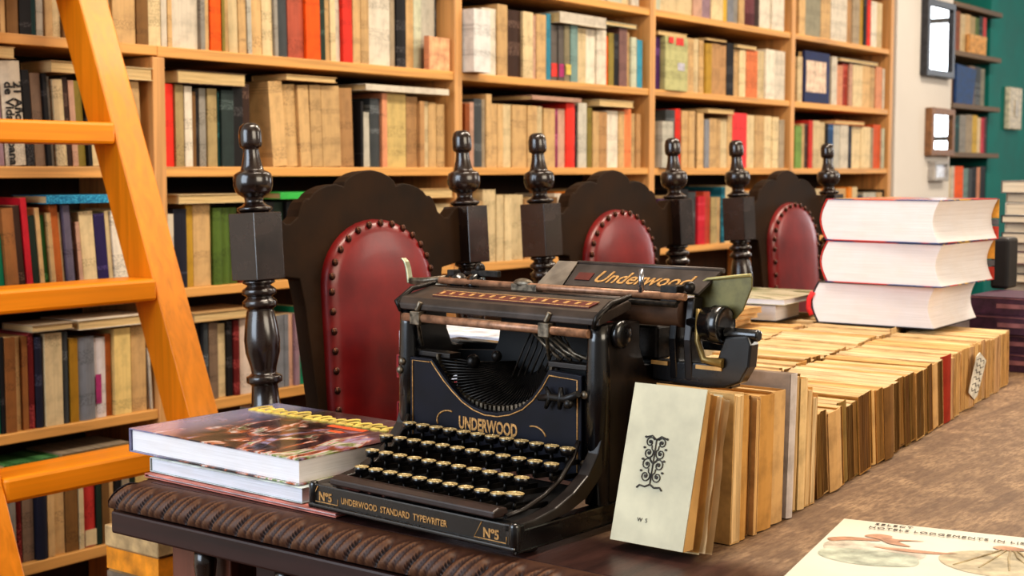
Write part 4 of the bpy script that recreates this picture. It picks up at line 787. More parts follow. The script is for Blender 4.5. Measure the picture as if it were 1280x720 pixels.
# left side: return lever
q = MB().tube([(-.186, .196, .231), (-.165, .199, .232), (-.135, .203, .236)], .0036, 8).tube([(-.186, .196, .229), (-.150, .2, .228), (-.1, .205, .229)], .0025, 8)
q.build('lever_arm', M_steel, tw)
MB().add([(-.190 + .0016 * s + dx, .1965 + dy, z) for z, dx in ((.228, .002), (.236, .001), (.246, -.001), (.253, -.004), (.257, -.009)) for s in (-1, 1) for dy in (-.004, .004)],
         [(a, b_, c, d_) for r_ in range(4) for a, b_, c, d_ in [(r_ * 4, r_ * 4 + 1, r_ * 4 + 5, r_ * 4 + 4), (r_ * 4 + 2, r_ * 4 + 6, r_ * 4 + 7, r_ * 4 + 3), (r_ * 4, r_ * 4 + 4, r_ * 4 + 6, r_ * 4 + 2), (r_ * 4 + 1, r_ * 4 + 3, r_ * 4 + 7, r_ * 4 + 5)]] + [(16, 17, 19, 18), (0, 2, 3, 1)], 0).build('return_lever', plain('lever_nickel', (146, 146, 122), .35, .6), tw, bevel=.0015)
M4 = Matrix.Rotation(PI / 2, 4, 'Y')
q = MB().lathe([(.006, 0), (.011, .001), (.0115, .012), (.008, .014), (.008, .03), (.0125, .031), (.0125, .04), (.007, .042)], 18, 0, Matrix.Translation((-.128, .206, .231)) @ M4)
q.build('platen_knob', M_black, tw)
MB().box(-.132, -.122, .20, .212, .236, .246).build('spacer_stop', M_dsteel, tw, bevel=.001)
MB().ball((-.090, .21, .249), .006).box(-.1, -.06, .205, .212, .240, .247).build('line_spacer', M_dsteel, tw, bevel=.001)
# right side: end plate, knob, truck
MB().prism([(.184, .212), (.188, .238), (.204, .249), (.254, .2555), (.254, .244), (.244, .221), (.236, .212)], .226, .2285, 'y').build('end_plate', M_olive, tw, bevel=.0008)
MB().tube([(.186, .2245, .240), (.204, .2245, .2505), (.254, .2245, .257)], .0016, 8).build('end_plate_rim', plain('rim_brass', (170, 160, 110), .4, .4), tw)
MB().lathe([(.008, -.016), (.010, 0), (.0165, .002), (.0175, .012), (.0195, .014), (.0195, .024), (.017, .0265), (.0165, .0245), (.008, .0235), (.0001, .0235)], 28, 0, Matrix.Translation((.208, .212, .207)) @ M4).build('platen_knob', M_black, tw)
for x0, x1, mm in ((.172, .181, M_black), (.190, .199, M_brown)):
    MB().prism([(.206, .148), (.222, .142), (.226, .190), (.224, .232), (.208, .232), (.202, .190)], x0, x1, 'x').build('carriage_arm', mm, tw, bevel=.0015)
MB().tube([(.206, .206, .222), (.207, .203, .19), (.214, .203, .172), (.236, .204, .170)], [.003, .0034, .0036, .005], 8).build('release_lever', plain('lever_brass', (140, 116, 66), .4, .5), tw)
q = MB().prism([(.150, .166), (.226, .168), (.236, .196), (.262, .199), (.266, .190), (.264, .168), (.254, .152), (.236, .145), (.200, .142), (.150, .146)], .206, .222, 'y').cyl((.232, .214, .199), (.271, .214, .199), .006, 14)
q.build('carriage_truck', M_black, tw, bevel=.002)
for x0, x1 in ((.150, .170), (.204, .234)): MB().box(x0, x1, .204, .2058, .162, .166).build('truck_glint', plain('glint_tan', (206, 160, 96), .35, .3), tw)  # painted highlights: tan glints on the truck, built as thin strips
MB().tube([(.172, .205, .234), (.150, .203, .228), (.128, .202, .2275)], .004, 8).box(.166, .186, .196, .216, .226, .244).ball((.196, .204, .243), .006).build('detent_parts', M_dsteel, tw, bevel=.001)
MB().box(.118, .150, .215, .240, .1645, .200).build('tension_drum', M_dsteel, tw, bevel=.003)

# ------------------------------------------------------------------ books on the table
def closed_book(name, w, h, t, cov, pages, loc, rz=0, spine='x0', cc=.002, over=.002, round_=0, label=None, cat='book', group=None, tilt=(0, 0)):
    """lying book: w along x, h along y, t thick; spine on the x=0 or x=w side"""
    o = empty(name, loc, (tilt[0], tilt[1], rz))
    b = MB().box(0, w, 0, h, 0, cc).box(0, w, 0, h, t - cc, t)
    if round_:
        n = 8; f = lambda k: (-round_ * math.sin(PI * k / n), t * k / n)
        b.add([(f(k)[0] - (0 if s == 0 else -cc), y, f(k)[1]) for y in (0, h) for s in (0, 1) for k in range(n + 1)],
              [(k, k + 1, k + 1 + 2 * (n + 1), k + 2 * (n + 1)) for k in range(n)] + [((n + 1) + k, (n + 1) + k + 2 * (n + 1), (n + 1) + k + 1 + 2 * (n + 1), (n + 1) + k + 1) for k in range(n)]
              + [(k, n + 1 + k, n + 2 + k, k + 1) for k in range(n)] + [(2 * (n + 1) + k, 2 * (n + 1) + k + 1, 3 * (n + 1) + k + 1, 3 * (n + 1) + k) for k in range(n)])
    else: b.box(0, cc, 0, h, cc, t - cc)
    c = b.build('cover', cov, o)
    n = 8; fore = round_ * .9
    A = [(cc + .001 - (round_ * math.sin(PI * k / n) if round_ else 0), cc + .0002 + (t - 2 * cc - .0004) * k / n) for k in range(n + 1)]
    B = [(w - over - fore * math.sin(PI * k / n), cc + .0002 + (t - 2 * cc - .0004) * k / n) for k in range(n + 1)]
    pb = MB()
    vs = [(x, y, z) for y in (over, h - over) for x, z in A + B]; m = n + 1
    fs = []
    for k in range(n):
        fs.append((k, m + k, m + k + 1, k + 1)); fs.append((2 * m + k, 2 * m + k + 1, 3 * m + k + 1, 3 * m + k))
        fs.append((m + k, 3 * m + k, 3 * m + k + 1, m + k + 1)); fs.append((k, k + 1, 2 * m + k + 1, 2 * m + k))
    fs.append((0, 2 * m, 3 * m, m)); fs.append((n, m + n, 3 * m + n, 2 * m + n))
    pb.add(vs, fs, 0); pb.build('page_block', pages, o)
    if label: tag(o, label, cat, group)
    return o, c
P_white = page_mat('pages_white', (238, 236, 240), 2, 500., .06)
P_whitew = page_mat('pages_white_warm', (228, 214, 192), 2, 500., .16)
P_grey = page_mat('pages_glossy', (222, 226, 236), 2, 700., .10)

def cover_art():
    """dark glossy comic-like cover: soft blotches of lilac, rust, green and white on brown-black"""
    t = NT('glossy_cover_art')
    a = t.noise((14, 6, 1), 4, dist=1.2, rot=(0, 0, .5)); b = t.noise((9, 16, 1), 3, dist=2.0, rot=(0, 0, -.6)); d = t.noise((26, 9, 1), 3, dist=1.5, rot=(0, 0, .3))
    tc = t.n('ShaderNodeTexCoord'); sp = t.n('ShaderNodeSeparateXYZ'); t.l(tc.outputs['Object'], sp.inputs[0])
    c = t.ramp(a, [(.36, lin((22, 16, 18))), (.48, lin((60, 40, 40))), (.54, lin((140, 76, 44))), (.60, lin((168, 156, 186))), (.68, lin((90, 86, 120)))])
    c2 = t.ramp(d, [(.38, lin((40, 28, 34))), (.48, lin((86, 60, 60))), (.53, lin((188, 100, 56))), (.57, lin((216, 200, 196))), (.63, lin((140, 156, 96))), (.7, lin((60, 50, 70)))])
    c = t.mix(t.ramp(b, [(.42, (0, 0, 0, 1)), (.56, (1, 1, 1, 1))]), c, c2)
    # darker towards the head of the cover, pale lilac sky at the spine
    k = t.math('MULTIPLY', t.math('SUBTRACT', sp.outputs[1], .135), 22.); cl = t.n('ShaderNodeClamp'); t.l(k, cl.inputs[0])
    c = t.mix(t.math('MULTIPLY', cl.outputs[0], .92), c, lin((40, 30, 27)))
    k = t.math('MULTIPLY', t.math('SUBTRACT', .10, sp.outputs[0]), 16.); cl = t.n('ShaderNodeClamp'); t.l(k, cl.inputs[0])
    c = t.mix(t.math('MULTIPLY', cl.outputs[0], .75), c, lin((136, 138, 172)))
    t.set(c, .22, 0., .35); return t.m
M_art = cover_art()
# local x runs away from the spine (to the right in view), y away from the camera
def at(X, Y, z): return (X, Y, z)
RB = R(-90)
# thin booklet, middle book, top book
tk, c = closed_book('booklet', .318, .225, .0045, plain('pink_cover', (206, 130, 116), .5), P_white, (1.058, 1.338, HT + .0008), R(-91.5), cc=.001, over=.004,
    label='thin booklet with pink cover at the bottom of the left pile', group=None)
o, c = closed_book('book', .262, .215, .0165, plain('white_cover', (196, 206, 204), .5), P_grey, (1.066, 1.338, HT + .0063), R(-92), cc=.0008, over=.002,
    label='white-paged softcover beneath the glossy picture book, left of typewriter')
o, c = closed_book('book', .298, .236, .0285, [M_art], P_white, (1.072, 1.383, HT + .0236), R(-92), cc=.0016, over=.003,
    label='large glossy picture book on top of the pile left of the typewriter')
MB().box(-.0010, -.0002, .0, .232, .0, .0285).build('spine', plain('navy_spine', (34, 30, 64), .4), o)
M_yel = plain('yellow_print', (220, 210, 110), .5)
q = MB(); xx = .012
for k in range(17):                                    # looping yellow title script, too worn to read
    hgt = .034 if k in (0, 5, 11) else .020 + .004 * (k % 3); wd = .0085 + .002 * (k % 2)
    q.tube([(xx + wd * .5 + wd * .62 * math.cos(a), .176 + hgt * .5 + hgt * .5 * math.sin(a), .0287) for a in [R(40 + 36 * j) for j in range(9)]], .0019, 6)
    q.tube([(xx, .176, .0287), (xx + wd * 1.3, .178, .0287)], .0016, 6); xx += wd + .0052
q.build('title_lettering', M_yel, o)
MB().box(.175, .236, .158, .168, .0284, .0288).box(.20, .222, .135, .142, .0284, .0288).build('subtitle_strip', plain('orange_print', (232, 90, 40), .5), o)

# stack of booklets seen through the typewriter frame
for k in range(4):
    z0 = HT + .0008 + k * .0335
    closed_book('booklet', .20, .15, .0325, plain(['booklet_red', 'booklet_white', 'booklet_crimson', 'booklet_pale'][k], [(150, 30, 40), (214, 212, 214), (160, 40, 44), (214, 214, 220)][k], .5), P_grey, (1.50 + .006 * (k % 2), 1.335, z0), R(-90 + 2 * k), cc=.002, over=.002,
        label=['bottom', 'second lowest', 'second highest', 'topmost'][k] + ' white-paged booklet in the pile behind the typewriter', cat='booklet', group='booklets piled behind the typewriter')

# first run of old paperbacks, upright, beside the typewriter
def old_book(t, h, d, cov, pages, seed, drop=0., uneven=.0018, spine='low'):
    """standing book: t thick along x, d along y (its near edge at y=0), h tall; rough trimmed pages between thin covers"""
    rnd = random.Random(seed); c = min(.0011, t * .12)
    b = MB()
    b.box(0, c, .0005, d, 0, h - drop).box(t - c, t, .0005, d, 0, h - drop)
    if spine == 'near':
        n = 4; b.add([(t * k / n, -.0022 * math.sin(PI * k / n), z) for z in (0, h) for k in range(n + 1)] + [(t * k / n, -.0022 * math.sin(PI * k / n) + .0012, z) for z in (0, h) for k in range(n + 1)],
                     [(k, k + 1, n + 2 + k, n + 1 + k) for k in range(n)] + [(2 * n + 2 + k, 3 * n + 3 + k, 3 * n + 4 + k, 2 * n + 3 + k) for k in range(n)] + [(n + 1 + k, n + 2 + k, 3 * n + 4 + k, 3 * n + 3 + k) for k in range(n)], 0)
    elif spine == 'low': b.box(c, t - c, .0005, d, 0, .0012)
    p = MB(); nx, ny, nz = max(3, int(t / .0022)), 5, 5
    j = lambda: rnd.uniform(-uneven, uneven)
    lay = [j() for _ in range(nx + 1)]
    x_ = lambda i: c + .0002 + (t - 2 * c - .0004) * i / nx
    y0 = .0018 if spine == 'near' else -.0005
    zt = lambda i, k: h - .0016 - abs(lay[i]) - abs(j()) * .4
    top = {(i, k): (x_(i), (y0 if k == 0 else y0 + .002 + (d - y0 - .004) * k / ny) + (abs(lay[i]) if k == 0 else 0), zt(i, k)) for i in range(nx + 1) for k in range(ny + 1)}
    vs = []; idx = {}
    for key in top: idx[key] = len(vs); vs.append(top[key])
    for i in range(nx + 1):
        for m in range(nz):
            idx[i, 'f', m] = len(vs); vs.append((x_(i), y0 + abs(lay[i]) + abs(j()) * .4, .0015 + (h - .003) * m / nz))
        idx[i, 'f', nz] = idx[i, 0]; idx[i, 'b', 0] = len(vs); vs.append((x_(i), d - .002, .0015))
    fs = []
    for i in range(nx):
        for k in range(ny): fs.append((idx[i, k], idx[i + 1, k], idx[i + 1, k + 1], idx[i, k + 1]))
        for m in range(nz): fs.append((idx[i, 'f', m], idx[i + 1, 'f', m], idx[i + 1, 'f', m + 1], idx[i, 'f', m + 1]))
        fs.append((idx[i, 'b', 0], idx[i, ny], idx[i + 1, ny], idx[i + 1, 'b', 0])); fs.append((idx[i, 'f', 0], idx[i, 'b', 0], idx[i + 1, 'b', 0], idx[i + 1, 'f', 0]))
    for i in (0, nx): fs.append(tuple([idx[i, 'b', 0]] + [idx[i, 'f', m] for m in range(nz)] + [idx[i, k] for k in range(0, ny + 1)]))
    p.add(vs, fs, 0)
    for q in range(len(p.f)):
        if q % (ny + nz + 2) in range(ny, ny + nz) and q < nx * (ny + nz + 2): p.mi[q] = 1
    return b, p
def paper(name, col):
    t = NT(name); f = t.noise((26, 26, 26), 5); g = t.noise((140, 140, 140), 3)
    c = t.ramp(f, [(.3, lin(dark(col, .74))), (.55, lin(col))]); c = t.mix(t.math('MULTIPLY', g, .25), c, lin((dark((col[0], col[1] * .9, col[2] * .72), .8))))
    t.set(c, .8, 0., 0., .2); t.bump(g, .2, .0006); return t.m
OLD = [paper('old_cover_' + n, c) for n, c in (('ochre', (196, 148, 84)), ('straw', (222, 182, 124)), ('umber', (132, 96, 54)), ('sand', (210, 170, 118)), ('olive', (142, 114, 62)), ('buff', (228, 196, 146)))]
PG = [page_mat('old_pages_' + n, c, 0, 420., .42) for n, c in (('gold', (230, 186, 126)), ('cream', (238, 204, 154)), ('brown', (196, 144, 80)), ('pale', (242, 214, 170)))]
EDGE = [page_mat('old_edge_' + n, c, 0, 420., .45) for n, c in (('olive', (142, 108, 58)), ('umber', (118, 88, 46)), ('ochre', (164, 124, 70)), ('brown', (128, 92, 52)), ('light', (222, 180, 122)), ('pink', (226, 186, 142)))]  # darker ones: browned near faces, with their shade put into the colour too
M_lav = paper('lavender_cover', (204, 194, 192)); M_red_old = paper('old_red_cover', (160, 52, 34)); M_pinkold = paper('old_pink_cover', (226, 186, 152)); M_front = plain('old_front_cover', (204, 197, 170), .75, 0, 0, .10, 22)
def stand(t, h, d, cov, pages, seed, loc, leanx, label, group=None, spine='low', rz=0., uneven=.0018, front=None):
    """near face at loc; leanx > 0 tips the top away along the row"""
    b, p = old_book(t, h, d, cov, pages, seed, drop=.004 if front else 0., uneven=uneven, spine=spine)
    o = empty('paperback', loc, (0, R(leanx), rz)); cat = 'paperback'; piv = (0, 0, 0) if leanx <= 0 else (-t, 0, 0)
    if leanx > 0: o.location = (loc[0] + t, loc[1], loc[2])
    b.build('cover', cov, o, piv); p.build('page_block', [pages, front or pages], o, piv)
    if label: tag(o, label, 'paperback', group)
    return o, piv
zt0 = HT + .0006
# the front one, leaning back, with its printed ornament
o, pv = stand(.032, .152, .080, M_front, PG[1], 1, (1.120, .648, zt0), 16.5, 'worn cream paperback with black ornament on its cover, leaning by the typewriter', uneven=.003)
orn = MB(); yc, zc = .046, .079                         # ornament: stem, mirrored scrolls, leaves and a base on the cover (facing -x)
def orp(u, w): return (pv[0] - .0006, yc - u * .86, zc + w * .92)
orn.tube([orp(0, -.024), orp(0, .022)], .0007, 5)
for s in (-1, 1):
    for zc2, r0, tw_ in ((-.016, .0062, 1), (-.004, .0066, -1), (.008, .0062, 1), (.019, .0056, -1)):
        orn.tube([orp(s * (.0075 + r0 * (1 - k / 20) * math.cos(tw_ * k * .55 + 2.6)), zc2 + r0 * (1 - k / 20) * math.sin(tw_ * k * .55 + 2.6)) for k in range(17)], .0006, 5)
        orn.ball(orp(s * .0075, zc2), .0014, 8, 0, None, (.3, 1, 1)); orn.ball(orp(s * .0135, zc2 + .005), .0016, 8, 0, None, (.25, 1, .7))
    orn.tube([orp(0, -.024), orp(s * .006, -.027), orp(s * .013, -.026), orp(s * .016, -.029)], .0009, 5)
    orn.tube([orp(0, .022), orp(s * .006, .026), orp(s * .013, .024)], .0008, 5)
    for wv in (-.012, 0, .012): orn.tube([orp(0, wv - .003), orp(s * .004, wv), orp(s * .0045, wv + .004)], .0006, 5)
orn.build('printed_ornament', plain('faded_ink', (66, 62, 58), .8), o)
text('W  S', .0055, .0001, 'printed_initials', plain('faded_ink', (66, 62, 58), .8), o, (pv[0] - .0004, yc + .002, zc - .058), (PI / 2, 0, -PI / 2))
# worn leaves fanning out at the open side
for k, (fx, dy, mm) in enumerate(((.004, .007, 2), (.009, .011, 2), (.014, .0135, 3), (.019, .012, 0), (.025, .010, 1), (.0315, .012, 3))):
    rg = random.Random(k); zs = [.002 + .146 * q / 9 for q in range(10)]
    MB().add([(pv[0] + fx, .004, z) for z in zs] + [(pv[0] + fx + .001 * math.sin(z * 40), -dy * (.55 + .45 * (1 - z / .15)) - rg.uniform(0, .0018), z) for z in zs], [(q, q + 1, q + 11, q + 10) for q in range(9)], 0, True).build('loose_leaf', PG[mm] if mm != 2 else OLD[0], o)
# torn flap: the cover is shorter than its pages on the right
MB().add([(pv[0] - .0002, -.0005, z) for z in (.0, .05, .11, .15)] + [(pv[0] - .0005, -.010 + .002 * k, z) for k, z in enumerate((.004, .05, .11, .148))],
         [(k, k + 1, k + 5, k + 4) for k in range(3)]).build('loose_leaf', PG[2], o)
first = [(1.1985, .018, .146, 'straw', 1, 2), (1.2172, .015, .142, 'ochre', 3, 2), (1.2330, .011, .139, 'umber', 2, 2), (1.2448, .008, .137, 'sand', 0, 2), (1.2536, .034, .136, 'ochre', 0, 2), (1.2884, .030, .136, 'sand', 1, 2)]
names = {'ochre': 0, 'straw': 1, 'umber': 2, 'sand': 3, 'olive': 4, 'buff': 5}
FW = ['second paperback from the typewriter, ragged tan pages behind the ornament cover', 'third paperback from the typewriter, plain ochre spine', 'narrow dark brown paperback, fourth from the typewriter', 'slim sandy paperback between dark brown and broad ochre ones',
      'broad ochre spined paperback in the middle of the front run', 'sandy paperback just before the tall lavender-grey one']
for k, (x, t, h, cn, pg, le) in enumerate(first):
    stand(t, h, .10, OLD[names[cn]], PG[pg], 10 + k, (x, .640 + .003 * (k % 3), zt0), le, FW[k], spine='near' if k in (1, 4, 5) else 'low', rz=R(-2))
stand(.015, .150, .098, M_lav, PG[3], 30, (1.3255, .645, zt0), 3, 'tall lavender-grey paperback standing out above the front run', spine='near')
MB_ = [(1.3425, .023, .146, 'olive', 1), (1.3665, .017, .140, 'buff', 0), (1.385, .012, .128, 'straw', 1), (1.3985, .012, .118, 'sand', 3)]
FW2 = ['olive-tan paperback directly behind the tall lavender-grey one', 'buff paperback, second behind the lavender-grey one', 'straw coloured thin paperback, third behind the lavender-grey one', 'last sandy thin paperback of the front upright run']
for k, (x, t, h, cn, pg) in enumerate(MB_):
    stand(t, h, .092, OLD[names[cn]], PG[pg], 40 + k, (x, .652, zt0), 2, FW2[k], spine='near' if k == 1 else 'low')

# long rows of paperbacks standing on their long edges
def row(xs, x1, yfun, d, lean, tag_fun, seed, hh, red=None):
    rnd = random.Random(seed); x = xs; i = 0; res = []
    while x < x1:
        t = rnd.choice([.013, .016, .018, .021, .025, .030]) * rnd.uniform(.9, 1.15) * (1.35 if red is None and x > 1.95 else 1)
        cn = rnd.choice([0, 0, 2, 3, 2, 4, 4, 1]) if x < 1.95 else rnd.choice([1, 3, 5, 5]); pg = rnd.choice([0, 1, 1, 3, 1, 3])
        cov, pgm = OLD[cn], PG[pg]; extra = None
        h = hh + rnd.uniform(-.004, .004); le = lean(x)
        if red and red[0] < x < red[1]: cov = M_red_old; t = .040; red = None; extra = 'red'; h = hh + .003
        lab = tag_fun(i, x, cn, extra)
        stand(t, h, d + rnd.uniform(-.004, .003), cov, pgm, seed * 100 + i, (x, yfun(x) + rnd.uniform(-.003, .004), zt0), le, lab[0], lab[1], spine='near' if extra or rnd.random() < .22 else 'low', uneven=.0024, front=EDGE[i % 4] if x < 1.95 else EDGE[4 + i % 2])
        x += t / math.cos(R(le)) + .0006; i += 1
    return i
CN = ['ochre', 'straw', 'dark umber', 'sandy', 'olive-brown', 'buff']
yA = lambda x: .656 + (x - 1.43) * .112
def labA(i, x, cn, extra):
    if extra: return 'single red covered paperback in the near long row', None
    return f'{CN[cn]} old paperback on edge, {ORD[i]} along the near long row', 'paperbacks on edge in the near long row'
nA = row(1.428, 2.40, yA, .152, lambda x: -6 if x < 1.95 else -2, labA, 3, .094, (1.94, 1.99))
row(1.64, 2.40, lambda x: yA(x) + .160, .150, lambda x: -3, lambda i, x, cn, e: (f'{CN[cn]} old paperback on edge, {ORD[i]} along the middle long row', 'paperbacks on edge in the middle long row'), 5, .095)
row(1.95, 2.40, lambda x: yA(x) + .318, .150, lambda x: -2, lambda i, x, cn, e: (f'{CN[cn]} old paperback on edge, {ORD[i]} along the far long row', 'paperbacks on edge in the far long row'), 7, .095)
# handwritten tag on the near row
o = tag(empty('paper_tag', (2.135, yA(2.135) - .0095, HT + .050), (R(8), R(14), R(6))), 'white handwritten paper tag hanging on the near row of paperbacks', 'tag')
MB().prism([(-.028, -.030), (.016, -.036), (.029, -.028), (.034, .028), (-.016, .034), (-.030, .026)], -.0004, .0004, 'y').build('card', plain('tag_paper', (232, 228, 216), .7), o)
q = MB()
for k in range(6):
    q.tube([(-.022 + .0055 * j + .001 * k, -.0006, .024 - .0095 * k + .0016 * ((j * 5 + k * 3) % 4 - 1.5)) for j in range(9)], .0006, 4)
q.build('handwriting', M_ink, o)

# three thick white volumes
ZR = HT + .0985
M_bigc = plain('red_blue_cover', (178, 52, 44), .4, 0, .2)
def big_cover():
    t = NT('striped_cover'); f = t.noise((6, 30, 6), 2)
    c = t.ramp(f, [(.38, lin((204, 52, 44))), (.47, lin((206, 60, 48))), (.49, lin((40, 62, 120))), (.56, lin((56, 70, 120))), (.58, lin((222, 178, 70)))])
    t.set(c, .35, 0., .2); return t.m
M_bigc = big_cover()
BW = ['bottom thick white-paged volume of the three stacked on the paperbacks', 'middle thick white-paged volume of the three stacked on the paperbacks', 'top thick white-paged volume with red cover, of the three stacked']
for k in range(3):
    z0 = ZR + k * .0715
    # local x from the spine (away from camera, left) to the fore edge (right)
    o, c = closed_book('book', .205, .23, .0705, M_bigc if k else plain('black_cover', (44, 36, 38), .4), P_white, ((2.272, 2.266, 2.266)[k], (1.052, 1.034, 1.036)[k], z0), R((-88, -92, -95)[k]), cc=.0014, over=.0016, round_=.012, label=BW[k])
    if k == 0:
        MB().tube([(-.010, -.001, .012), (-.016, -.001, .024), (-.015, -.001, .04), (-.008, -.001, .052)], .0045, 8).build('red_spine_edge', plain('scarlet_edge', (226, 40, 44), .5), o)
    else:
        b = MB(); 
        for i2, (z1, z2) in enumerate(((.0, .022), (.024, .034), (.036, .07))): b.box(.190, .2052, .2302, .2312, z1, z2, i2)
        b.build('cover_flap', [plain('flap_red', (220, 70, 50), .5), plain('flap_grey', (110, 112, 120), .5), plain('flap_yellow', (224, 166, 70), .5)], o)

# magazine and papers lying on the far row
def mag_cover():
    t = NT('green_magazine_cover'); f = t.noise((5, 9, 2), 2, dist=1.6, rot=(0, 0, .6))
    c = t.ramp(f, [(.36, lin((150, 148, 110))), (.44, lin((206, 196, 168))), (.475, lin((206, 196, 168))), (.49, lin((92, 98, 56))), (.62, lin((126, 130, 80))), (.65, lin((206, 198, 166)))])
    t.set(c, .35, 0., .2); return t.m
closed_book('magazine', .245, .22, .010, mag_cover(), P_grey, (2.20, 1.335, ZR + .0302), R(-84), cc=.0008, over=.001, label='green and cream patterned magazine lying beside the thick white volumes', cat='magazine')
closed_book('book', .17, .12, .029, plain('dark_grey_cover', (40, 38, 44), .5), P_grey, (2.215, 1.28, ZR + .0003), R(-84), cc=.0014, over=.001, label='small dark book underneath the green magazine')
for k in range(3):
    closed_book('booklet', .15, .13, .0095, OLD[(5, 1, 3)[k]], PG[(1, 3, 1)[k]], (2.05 + .012 * k, 1.265 + .006 * k, ZR + .0003 + k * .0100), R(-78 - 9 * k), cc=.0008, over=.001, label=['lowest', 'middle', 'uppermost'][k] + ' of three buff booklets lying behind the carriage end', cat='booklet', group='buff booklets behind the carriage')

# purple bound volumes and the tall pile at the far right
M_purp = plain('purple_cloth', (74, 42, 66), .6, 0, 0, .3, 60); M_ptitle = plain('gilt', (150, 104, 110), .5, .2)
for k in range(4):
    o, c = closed_book('book', .23, .16, .0325, M_purp, P_whitew, (2.56 + .008 * (k % 2), .876 + .005 * k, HT + .0008 + k * .0333), R(-90), cc=.003, over=.003, label=['bottom', 'second lowest', 'second from top', 'topmost'][k] + ' purple cloth volume of the pile at the far right', group='purple volumes at the far right')
    MB().box(.0, .23, -.0008, .0002, .0, .0325).build('spine_cloth', M_purp, o)
    MB().box(.05, .14, -.0014, -.0006, .012, .020).box(.0, .23, -.0012, -.0006, .029, .0305).build('gilt_lettering', M_ptitle, o)
PC = [(62, 38, 50), (196, 176, 150), (150, 60, 44), (210, 196, 176), (40, 60, 96), (176, 160, 136), (90, 84, 80), (216, 200, 176), (110, 70, 84), (200, 184, 160), (70, 60, 60), (222, 206, 184), (48, 40, 44), (214, 204, 190), (176, 160, 140), (120, 110, 104)]
PN = ['plum', 'sandy', 'rust', 'cream', 'blue', 'tan', 'grey', 'pale cream', 'dusky purple', 'beige', 'charcoal', 'ivory', 'near-black', 'off-white', 'light brown', 'mid grey']
z = HT + .0008
rr = random.Random(5)
for k in range(16):
    t = rr.choice([.016, .019, .022, .026]); 
    closed_book('book', .24 + rr.uniform(-.02, .02), .17, t, plain('pile_cover_%d' % k, PC[k], .55), P_whitew, (3.02 + rr.uniform(-.012, .012), .985 + rr.uniform(-.008, .008), z), R(-90 + rr.uniform(-4, 4)), cc=.0015, over=.002,
        label=f'{PN[k]} covered book, {ORD[k]} from the bottom of the tall far pile', group='books in the tall pile at the far right')
    z += t + .0006
    if z > 1.115: break
o = tag(empty('book', (2.72, .905, HT + .1345), (0, 0, R(-90))), 'small black book standing between the thick white volumes and tall pile', 'book')
MB().box(0, .034, 0, .06, 0, .098).build('cover', plain('black_cloth', (26, 24, 26), .5), o, bevel=.006)
MB().box(.003, .031, .0602, .064, .004, .094).build('page_block', P_whitew, o)

# brochure in the near right corner
mg = tag(empty('brochure', (1.347, .590, HT + .0008), (0, 0, R(-79))), 'cream hotel brochure with pumpkin picture lying in the near right corner', 'brochure')
M_bro = plain('brochure_paper', (206, 199, 182), .5, 0, 0, .05, 6)
MB().grid(12, 16, lambda u, v: (.235 * u, -.30 * v, .0046 + .0035 * math.sin(PI * u) ** 2 * 0 + .004 * max(0, u - .5) ** 2)).build('cover', M_bro, mg)
MB().box(.0005, .2345, -.2995, -.0005, 0, .0042).build('page_block', P_white, mg)
def blob(pts, m, z, name):
    n = len(pts); out = []
    for i in range(n):                                  # closed smooth outline
        p0, p1, p2, p3 = (Vector(pts[(i + d) % n]) for d in (-1, 0, 1, 2))
        for k in range(6):
            t = k / 6; out.append(.5 * ((2 * p1) + (p2 - p0) * t + (2 * p0 - 5 * p1 + 4 * p2 - p3) * t * t + (3 * p1 - p0 - 3 * p2 + p3) * t ** 3))
    zz = lambda x: .0046 + .004 * max(0, x / .235 - .5) ** 2 + z
    MB().add([(p[0], p[1], zz(p[0])) for p in out], [tuple(range(len(out)))]).build(name, m, mg)
def ptone(n, c): 
    t = NT(n); f = t.noise((60, 60, 60), 4); t.set(t.ramp(f, [(.3, lin(dark(c, .72))), (.6, lin(c)), (.75, lin(tuple(min(255, v * 1.12) for v in c)))]), .4, 0., .1); return t.m
T_rust, T_pale, T_beige, T_line, T_sage = ptone('print_rust', (190, 142, 112)), ptone('print_pale', (200, 190, 172)), ptone('print_beige', (192, 178, 148)), ptone('print_line', (170, 150, 112)), ptone('print_sage', (184, 190, 170))
blob([(.006, -.098), (.03, -.084), (.07, -.088), (.098, -.100), (.094, -.128), (.05, -.14), (.014, -.13)], T_pale, .0002, 'printed_picture')
blob([(.012, -.120), (.05, -.112), (.09, -.116), (.096, -.15), (.05, -.165), (.012, -.15)], T_sage, .0003, 'printed_picture')
blob([(.004, -.084), (.02, -.072), (.046, -.070), (.05, -.076), (.024, -.084), (.01, -.094)], T_rust, .0005, 'printed_picture')
blob([(.034, -.062), (.044, -.050), (.058, -.052), (.062, -.062), (.09, -.058), (.068, -.069), (.082, -.084), (.062, -.082), (.05, -.07)], T_rust, .0007, 'printed_picture')
blob([(.05, -.098), (.08, -.094), (.11, -.092), (.125, -.089), (.11, -.099), (.08, -.104)], T_rust, .0006, 'printed_picture')
blob([(.112, -.100), (.13, -.076), (.165, -.060), (.200, -.062), (.228, -.082), (.231, -.12), (.20, -.15), (.15, -.15), (.12, -.13)], T_beige, .0004, 'printed_picture')
blob([(.152, -.052), (.16, -.044), (.176, -.046), (.182, -.053), (.17, -.060), (.158, -.059)], T_rust, .0009, 'printed_picture')
q = MB()
for x0_, x1_ in ((.150, .128), (.160, .150), (.170, .176), (.178, .202), (.186, .224)):
    q.tube([(.168 + (x0_ - .168) * .4, -.060, .0058), (x0_, -.085, .0056 + .004 * max(0, x0_ / .235 - .5) ** 2), (x1_, -.13, .0050 + .004 * max(0, x1_ / .235 - .5) ** 2)], .0009, 5)
q.build('printed_ribs', T_line, mg)
M_txt = plain('brochure_ink', (70, 64, 58), .6)
